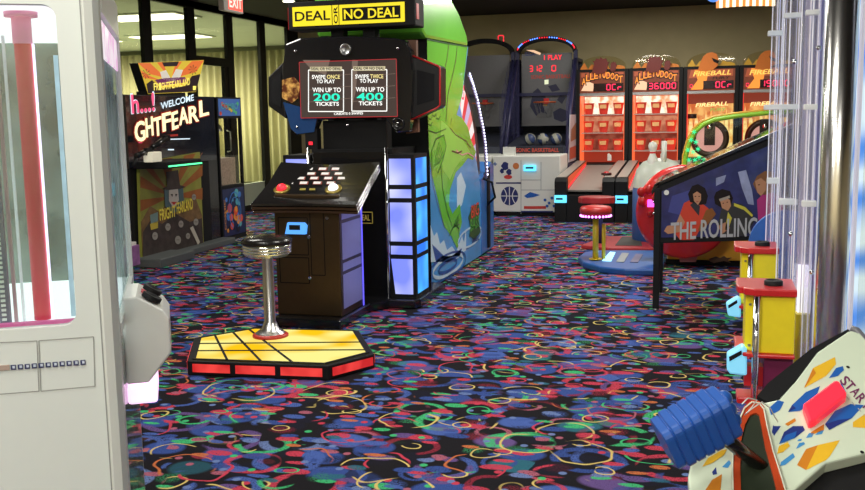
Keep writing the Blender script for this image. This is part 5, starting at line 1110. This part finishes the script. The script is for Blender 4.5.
reader(2.93, ((727, 355), (743, 346), (747, 350), (747, 376), (730, 374), (727, 370)), ((729, 357), (741.5, 350.5), (742, 354.5), (729.5, 361.5)))
reader(3.66, ((726, 304), (738, 297), (741, 300), (741, 318), (728, 316)), ((728, 305.5), (737, 300), (737.5, 303), (728.5, 308.5)))
MB().box(YP(2.93).at(745, 360).x, 2.95, .62, .2, 3.0, .68, RED).build('reader_arm', t)

# ================================================================== RIDE CONTROLLER (bottom right)
c0 = CAM + ray(800, 415) * 1.75
ob = FW * -1; PN = (Vector((ob.x, ob.y, 0)).normalized() * .50 + Z1 * .86 + RT * -.12).normalized()
q = Pl(c0, PN)
t = thing('start_button_console', 'tilted white control console with coloured gem shapes and large red button', 'arcade game', (c0.x, c0.y, 0))
out = [(852, 330), (848, 331), (817, 352), (796, 380), (779, 399), (766, 402), (752, 402), (738, 420), (724, 440), (701, 452), (691, 462), (688, 476), (690, 500), (760, 515), (790, 494), (826, 463), (870, 452), (900, 440), (905, 400), (880, 352), (860, 333)]
PAN = P('console_cream', (.66, .76, .60), .25, coat=.5, var=.02)
MB().prism([q.at(*p_) for p_ in out], PN * -.03, PAN, None).build('control_panel', t, bevel=.004)
# dark body below
und = [q.at(*p_, -.031) for p_ in ((848, 334), (818, 350), (782, 384), (752, 408), (720, 445), (700, 470), (700, 520), (900, 500), (905, 400), (862, 336))]
DGN = P('body_dark_green', (.012, .03, .014), .45)
MB().prism(und, Vector((0, 0, -.28)), MATTE).build('body', t, bevel=.01)
fl = [q.at(*p_, -.033) for p_ in ((822, 468), (868, 455), (905, 446), (905, 520), (800, 520), (796, 492))]
MB().prism(fl, PN * -.02, DGN).build('green_skirt', t)
MB().prism([q.at(*p_, -.012) for p_ in ((848, 329), (812, 348), (768, 383), (757, 396), (768, 402), (780, 398), (797, 378), (818, 351), (850, 331))], PN * -.02, MATTE).build('black_edge', t)
MB().tube([q.at(*p_, -.008) for p_ in ((851, 329), (857, 331), (866, 342), (885, 358), (905, 380))], .008, P('edge_grey', (.15, .15, .17), .4)).build('edge_trim', t)
mb = MB(); GY = P('gem_yellow', (.80, .48, .03), .35); GO_ = P('gem_orange', (.62, .22, .02), .35); GB = P('gem_blue', (.02, .12, .45), .35); GN = P('gem_navy', (.02, .04, .22), .35); GL = P('gem_light_blue', (.06, .28, .6), .35)
def K(pts, mt, l_=1): mb.flat([q.at(x, y, .0006 * l_) for x, y in pts], mt)
K([(804, 388), (813, 368), (835, 357), (836, 364), (826, 376)], GY); K([(804, 388), (813, 368), (816, 373)], GO_, 2)
K([(829, 378), (836, 368), (843, 366), (844, 370), (838, 376)], GB)
K([(788, 412), (792, 405), (806, 392), (820, 386), (816, 398), (800, 411)], GB); K([(788, 412), (792, 405), (796, 408)], GN, 2)
K([(769, 408), (778, 400), (784, 402), (780, 410), (771, 415)], GB); K([(773, 425), (774, 426), (781, 426), (774, 436), (772, 432)], GN)
K([(779, 444), (784, 432), (793, 426), (803, 426), (805, 430), (795, 438)], GN); K([(779, 444), (786, 435), (797, 431), (795, 438)], GB, 2)
K([(837, 383), (842, 384), (846, 392), (841, 390)], GB); K([(825, 424), (835, 411), (850, 404), (864, 405), (852, 418), (829, 430)], GB); K([(825, 424), (829, 430), (852, 418), (838, 420)], GN, 2)
K([(853, 427), (853, 422), (868, 412), (880, 412), (866, 428)], GY); K([(785, 424), (795, 418), (796, 421), (788, 426)], GO_); K([(777, 454), (779, 446), (788, 442), (790, 446), (783, 452)], GY)
K([(797, 465), (806, 449), (818, 445), (806, 470)], GO_); K([(806, 470), (818, 445), (840, 440), (830, 456), (826, 460)], GY)
K([(780, 466), (781, 462), (793, 453), (795, 457), (785, 465)], GL); K([(796, 449), (799, 443), (804, 442), (805, 444), (800, 447)], GL); K([(797, 441), (799, 439), (802, 439), (801, 441)], GL); K([(806, 438), (809, 433), (814, 433), (812, 437)], GL); K([(815, 435), (819, 431), (824, 430), (822, 434)], GL)
K([(811, 435), (811, 432), (824, 424), (824, 430)], GO_, 1)
K([(702, 467), (708, 458), (722, 450), (727, 449), (724, 455), (712, 463)], GY); K([(722, 467), (729, 460), (731, 463), (728, 468)], GL); K([(712, 472), (716, 467), (717, 474), (713, 475)], GN); K([(704, 492), (712, 480), (722, 474), (720, 495)], GO_)
INKM = P('ink_maroon', (.16, .02, .10), .5)
for s_, (xa, ya) in zip('START', ((839, 381), (844, 386), (849.5, 392), (855, 398.5), (860.5, 405))):
    a = q.at(xa, ya, .0012); b = q.at(xa + 4.6, ya + 5.6, .0012); upv = (q.at(xa + 8, ya - 6.5, .0012) - a); mb.text(s_, a, b, upv.length * .95, upv, INKM)
for k in range(5): a = q.at(840 + k * 6, 390 + k * 6, .0012); b = q.at(843 + k * 6, 393.5 + k * 6, .0012); mb.strip([a, b], .002, PN, P('ink_grey', (.4, .4, .4), .5))
for (x, y) in ((848, 367), (862, 452)): c = q.at(x, y, .0012); mb.flat([c + RT * .0035 * math.cos(k * PI / 5) + PN.cross(RT) * .0035 * math.sin(k * PI / 5) for k in range(10)], MATTE)
mb.build('panel_graphics', t, fixn=False)
rb = [(803, 421), (806, 414), (811, 408), (833, 394), (838, 393), (845, 406), (844, 411), (816, 427), (812, 434), (808, 432)]
rb = [(802.5, 411), (833, 388), (837.5, 388.5), (845, 400), (845, 403), (815, 427), (808, 430), (802.5, 414)]
MB().prism([q.at(*p_) for p_ in rb], PN * .022, P('button_red_glow', (.9, .03, .06), .3, em=.55, emc=(1, .03, .06))).build('start_button', t, bevel=.006)
# orange slot frame
o_out = [(733, 500), (732, 470), (733, 440), (738, 422), (744, 408), (752, 402), (759, 403), (764, 409), (767, 425), (773, 450), (781, 475), (788, 500)]
o_in = [(741, 500), (740, 470), (741, 442), (745, 426), (750, 417), (753, 415.5), (756, 415), (759, 417), (761, 428), (765, 450), (772, 475), (778, 500)]
OS = P('slot_orange_red', (.50, .06, .015), .35, var=.2, scale=20); mb = MB()
for i in range(len(o_out) - 1): mb.prism([q.at(*o_out[i], .001), q.at(*o_out[i + 1], .001), q.at(*o_in[i + 1], .001), q.at(*o_in[i], .001)], PN * .006, OS)
mb.build('slot_frame', t); MB().prism([q.at(*p_, .001) for p_ in o_in], PN * .002, P('slot_dark', (.02, .03, .015), .5)).build('slot_opening', t)
MB().tube([q.at(*p_, .009) for p_ in ((733, 490), (732.5, 470), (733.5, 440), (738.5, 422), (744.5, 408), (752, 402), (759, 403), (764, 409), (767, 425), (773, 450), (781, 475), (786, 492))], .0015, P('wire_cream', (.7, .75, .6), .4), 6).build('slot_edge', t)
# lever with blue ribbed grip
hub = q.at(762, 467, -.005)
g0 = CAM + ray(696, 427) * 1.60
ax = (CAM + ray(737, 405) * 1.62) - (CAM + ray(657, 448) * 1.62)
Lg = ax.length * .86; ax.normalize(); fwd = ray(697, 428).normalized()
up_ = ax.cross(fwd).normalized()
if up_.z < 0: up_ = -up_
nf = ax.cross(up_).normalized()
if nf.dot(fwd) > 0: nf = -nf      # faces the camera
e1 = (nf * .62 + up_ * .78).normalized(); e2 = (nf * .78 - up_ * .62).normalized()
HB = P('grip_blue', (.02, .10, .42), .35, coat=.3, var=.1)
MB().cyl(g0 + ax * .02 - nf * .02, hub, .0125, BLACK, 20).build('lever_rod', t)
mb = MB(); a1, a2 = .043, .037; ns = 7; seg = Lg * .93 / ns
for k in range(ns):
    s0 = -Lg * .465 + k * seg; s1 = s0 + seg * .93; sc_ = .93 if k in (0, ns - 1) else 1
    def ring(s_, f_): 
        pts_ = []; cr = .014
        for (sx_, sy_) in ((1, 1), (-1, 1), (-1, -1), (1, -1)):
            cc = Vector((sx_ * (a1 * f_ - cr), sy_ * (a2 * f_ - cr), 0)); st = {(1, 1): 0, (-1, 1): 90, (-1, -1): 180, (1, -1): 270}[(sx_, sy_)]
            for j in range(5): an = math.radians(st + j * 22.5); v_ = cc + Vector((math.cos(an) * cr, math.sin(an) * cr, 0)); pts_.append(g0 + ax * s_ + e1 * v_.x * 1.0 + e2 * v_.y)
        return pts_
    R_ = [ring(s0, .94 * sc_), ring(s0 + seg * .1, sc_), ring(s1 - seg * .1, sc_), ring(s1, .94 * sc_), ring(s1 + seg * .07, .955 * sc_)]
    vs = [v_ for r_ in R_ for v_ in r_]; nn = 20; fs = [(j * nn + i, j * nn + (i + 1) % nn, (j + 1) * nn + (i + 1) % nn, (j + 1) * nn + i) for j in range(4) for i in range(nn)]
    fs += [tuple(range(nn)), tuple(range(4 * nn, 5 * nn))]; mb.add(vs, fs, HB)
for k in (-1, 0, 1): mb.ball(g0 + ax * (Lg * .465) + e1 * k * .024, .0145, HB, 14)
mb.build('ribbed_grip', t)
# curled clear cable
cb = [CAM + ray(x, y) * z for x, y, z in ((742, 404, 1.6), (748, 398, 1.62), (757, 400, 1.63), (752, 407, 1.64), (745, 415, 1.62), (750, 410, 1.61), (762, 402, 1.64), (770, 408, 1.68), (775, 417, 1.7), (778, 422, 1.7))]
MB().tube(cb, .0011, P('cable_clear', (.75, .75, .7), .2), 6).build('cable', t)

# ================================================================== WHITE PRIZE MACHINE (left foreground)
rz = math.atan2(.262, .965) + _t
o0 = Vector((-1.32, 1.911, 0)); ux = Vector((math.cos(rz), math.sin(rz), 0)); vy = Vector((-math.sin(rz), math.cos(rz), 0))
t = thing('white_prize_machine', 'large white prize machine in the left foreground with red column behind its window', 'arcade game', tuple(o0), rz)
M_ = WM[t.name]; inv = M_.inverted()
fp = Pl(o0, -vy); sp = Pl(o0, ux)
def lf(px_, py_): v = inv @ fp.at(px_, py_); return v.x, v.z
def ls(px_, py_): v = inv @ sp.at(px_, py_); return v.y, v.z
WID = .86; DEP = .85; TOP = 1.98; TOPB = 1.80
wx1, wz0 = lf(77, 325); _, wz1 = lf(40, 4); px1, _ = lf(95, 300); 
post0, _ = lf(96, 245)
wl = -WID + .09
def LB(m_, x0_, y0_, z0_, x1_, y1_, z1_, mt): return m_.box(x0_, y0_, z0_, x1_, y1_, z1_, mt)
# front frame around window (rounded corners)
def rrect(x0_, z0_, x1_, z1_, r, n=6):
    o = []
    for (cx, cz, st) in ((x1_ - r, z1_ - r, 0), (x0_ + r, z1_ - r, 90), (x0_ + r, z0_ + r, 180), (x1_ - r, z0_ + r, 270)):
        for k in range(n + 1): a = math.radians(st + 90 * k / n); o.append((cx + r * math.cos(a), cz + r * math.sin(a)))
    return o
inn = rrect(wl, wz0, wx1, wz1, .03); outr = []
X0, X1, Z0_, Z1_ = -WID, post0, 0, TOP
n = len(inn)
mb = MB(); 
for (x, z) in inn: pass
cor = [(X1, Z1_), (X0, Z1_), (X0, Z0_), (X1, Z0_)]
# ring faces: fan quads from each inner quarter to outer corners
vs = [(x, 0, z) for x, z in inn] + [(x, 0, z) for x, z in cor]; fs = []
for qd in range(4):
    for k in range(6): i = qd * 7 + k; fs.append((i, i + 1, n + qd))
    i = qd * 7 + 6; j = (i + 1) % n; fs.append((i, j, n + (qd + 1) % 4, n + qd))
mb.add(vs, fs, WHITE)
vs2 = [(x, 0, z) for x, z in inn] + [(x, .03, z) for x, z in inn]; mb.add(vs2, [(i, (i + 1) % n, n + (i + 1) % n, n + i) for i in range(n)], P('window_gasket', (.6, .62, .58), .4))
mb.build('front_panel', t, local=True, fixn=False)
# corner post, rounded
prof = [(post0, 0.0), (post0 + .004, -.012), (0 - .03, -.012), (-.012, -.006), (0, .012), (.002, .05), (.0, .07), (post0, .07)]
MB().prism([(x, y, 0) for x, y in prof], (0, 0, TOP), P('post_white', (.66, .69, .64), .35, var=.01)).build('corner_post', t, local=True, bevel=.004)
MB().box(post0 - .002, -.003, 0, post0 + .003, 0.001, TOP, P('seam_grey', (.25, .26, .25), .6)).build('seam', t, local=True)
# back / left / bottom shell
MB().box(-WID, DEP - .02, 0, 0, DEP, .95, WHITE).box(-WID, 0.002, 0, -WID + .02, DEP, TOPB, WHITE).box(-WID, .002, TOPB - .02, -.003, DEP, TOPB, WHITE).box(-WID, .002, TOPB, 0, .07, TOP, WHITE).box(-.01, .07, 0, 0.0, DEP, .93, GLASS('side_clear_low', (.8, .85, .82), .06)).box(-WID, .07, 0, -.02, DEP - .02, .90, P('shell_white', (.6, .62, .6), .5)).build('shell', t, local=True)
CZ = TOPB - .03; rp_z = 1.70
# inside: lit floor, lit ceiling, red column
LIT = E('interior_white', (1, .97, 1), 1.5)
MB().box(-WID + .02, .04, .90, -.03, DEP - .02, .955, LIT).build('lit_shelf', t, local=True)
MB().box(-WID + .02, .04, CZ, -.03, DEP - .02, CZ + .01, E('interior_pink', (1, .72, .9), 1.3)).box(-WID + .02, DEP - .06, 1.685, -.03, DEP - .03, CZ, LIT).build('lit_canopy', t, local=True)
MB().box(-WID + .02, .03, .955, wx1 + .02, .05, .985, E('rail_pink', (.95, .15, .4), .8)).build('pink_rail', t, local=True)
# red column: sits behind the glass
yc = .22; cp = Pl(o0 + vy * yc, -vy)
def lc(px_, py_): v = inv @ cp.at(px_, py_); return v
a = lc(25.5, 200); b = lc(43, 200); a2 = lc(35, 330); cx = (a.x + b.x) / 2; r = (b.x - a.x) / 2; zt_ = min(lc(20, 12).z, CZ); zb_ = .955
zc = lc(20, 44).z
tilt = 0
RC = P('column_red', (.58, .008, .04), .5, em=.10, emc=(.9, .01, .08))
c_ = MB().cyl((cx, yc, zb_), (cx, yc, zc), r, RC, 28).build('red_column', t, local=True)
MB().cyl((cx, yc, zc), (cx, yc, zt_), r * 1.12, P('collar_pink', (.75, .2, .38), .4, em=.35, emc=(1, .3, .5)), 28).cyl((cx, yc, zt_ - .012), (cx, yc, zt_), r * 1.9, P('collar_pink', (.75, .2, .38), .4), 28).build('collar', c_, local=True)
MB().box(cx + r + .001, yc - .01, zb_, cx + r + .006, yc + .0, zc, E('led_pinkwhite', (1, .7, 1), 2.5)).build('light_edge', c_, local=True)
# perforated post and translucent strips at the left
p3 = lc(3, 200); mb = MB().box(p3.x - .012, .12, .955, p3.x + .012, .14, 1.655, P('perf_strip', (.12, .12, .2), .4))
for k in range(60): mb.box(p3.x - .006, .117, .965 + k * .0115, p3.x + .004, .12, .971 + k * .0115, OFFW)
mb.build('perforated_strip', t, local=True)
p4 = lc(11, 200); MB().box(p4.x - .004, .16, .955, p4.x + .004, .17, 1.655, P('rose_bar', (.6, .35, .4), .3)).box(p4.x + .012, .18, .955, p4.x + .018, .19, 1.655, FROST).build('clear_bars', t, local=True)
MB().box(wx1 - .012, .008, wz0 + .02, wx1 - .002, .014, wz0 + .62, P('glass_edge_blue', (.35, .55, .68), .3, var=.4, scale=20)).build('glass_edge', t, local=True)
GP = GLASS('prize_glass', (.80, .90, .88), .10, 1.3)
MB().box(wl - .02, .012, wz0 - .02, wx1 + .02, .018, wz1 + .02, GP).build('front_glass', t, local=True)
MB().box(-.015, .07, .95, -.008, DEP - .02, 1.70, HAZY('side_painted_haze', (.85, .95, .95), (.62, .72, .74), .4)).build('side_glass', t, local=True)
MB().box(-WID + .03, DEP - .028, .955, -.02, DEP - .022, 1.685, HAZY('rear_painted_haze', (.8, .88, .84), (.40, .48, .44), .45)).build('rear_glass', t, local=True)
# top lid of the side with slanted edge and frame
MB().box(-.012, .07, 1.70, .004, DEP, TOPB, OFFW).box(-.012, DEP - .03, .95, .004, DEP, 1.70, OFFW).box(-.012, .07, .93, .004, DEP, .96, OFFW).build('side_frame', t, local=True)
SD = E('side_interior_glow', (.75, .9, .93), .8)
mb = MB().box(-.007, .10, 1.60, -.003, DEP - .04, 1.69, GN_('side_pink_glow', (.80, .45, .70), (.95, .93, .95), .9, 14, .4, .6, 2)); mb.build('side_glow_print', t, local=True)  # print given a glow, standing in for the bright interior behind the glass
# printed label strip: two recessed panels with a row of little squares
mb = MB(); gl = P('panel_seam', (.30, .31, .29), .6)
def ln(p0, p1, w_=.0022): a = lf(*p0); b = lf(*p1); mb.strip([(a[0], -.0015, a[1]), (b[0], -.0015, b[1])], w_, (0, -1, 0), gl)
for (p0, p1) in (((0, 342.5), (37, 340.8)), ((37, 340.8), (39, 391)), ((39, 391), (0, 394)), ((39, 340.6), (93.5, 336.6)), ((93.5, 336.6), (95, 386)), ((95, 386), (41, 391)), ((41, 391), (39, 340.6))): ln(p0, p1)
mb.build('panel_lines', t, local=True, fixn=False)
mb = MB(); ik = P('ink_navy_dots', (.03, .04, .12), .5); lt_ = P('dots_light', (.55, .62, .72), .4)
for k in range(11):
    x, z = lf(13.5 + k * 6.95, 367.2 - k * .5); s_ = .0056; mb.box(x - s_, -.003, z - s_, x + s_, 0, z + s_, ik).box(x - s_ * .3, -.0036, z - s_ * .4, x + s_ * .7, -.003, z + s_ * .7, lt_)
x, z = lf(5, 367.5); mb.box(x - .014, -.003, z - .006, x + .01, 0, z + .006, P('dots_tan', (.4, .3, .25), .5))
mb.build('square_dot_row', t, local=True)
# control box on the far side face
q0 = ls(130, 290); 
y0_, _ = ls(133, 330)
CBX = .14; cy0 = .20; cy1 = .42
# find protrusion so that the outline reaches px 168
def prj(lx, ly, lz):
    v = M_ @ Vector((lx, ly, lz)); c = v - CAM; d = c.dot(FW); return PX + F * c.dot(RT) / d, PY - F * c.dot(UP) / d
best = None
zt0 = .985
pr_ = [(.0, .80), (.055, .80), (.115, .875), (.115, .985 - .02), (.10, .99), (.035, 1.03), (0, 1.03)]
cbx = MB().prism([(x, cy0, z - .03) for x, z in pr_], (0, cy1 - cy0, 0), OFFW).build('control_box', t, local=True, bevel=.006)
tn = Vector((.04, 0, .065)).normalized()
for k, (ly, col) in enumerate(((cy0 + .045, MATTE), (cy0 + .16, MATTE))):
    c = Vector((.07, ly, .983)); MB().lathe([(.026, 0), (.026, .012), (.02, .014), (.018, .008), (0, .008)], c, MATTE, 24, (.5, 0, .86)).build('round_button', cbx, local=True)
MB().prism([(.045, cy0 + .085, .9975), (.09, cy0 + .085, .9675), (.09, cy0 + .13, .9675), (.045, cy0 + .13, .9975)], (.001, 0, .002), P('sticker_red', (.7, .1, .12), .5)).build('sticker', cbx, local=True)
MB().box(-.0, cy0 + .0, .715, .075, cy0 + .2, .765, P('tray_glow', (.9, .7, .85), .3, em=1.3, emc=(1, .6, .95))).build('lit_prize_tray', t, local=True, bevel=.008)
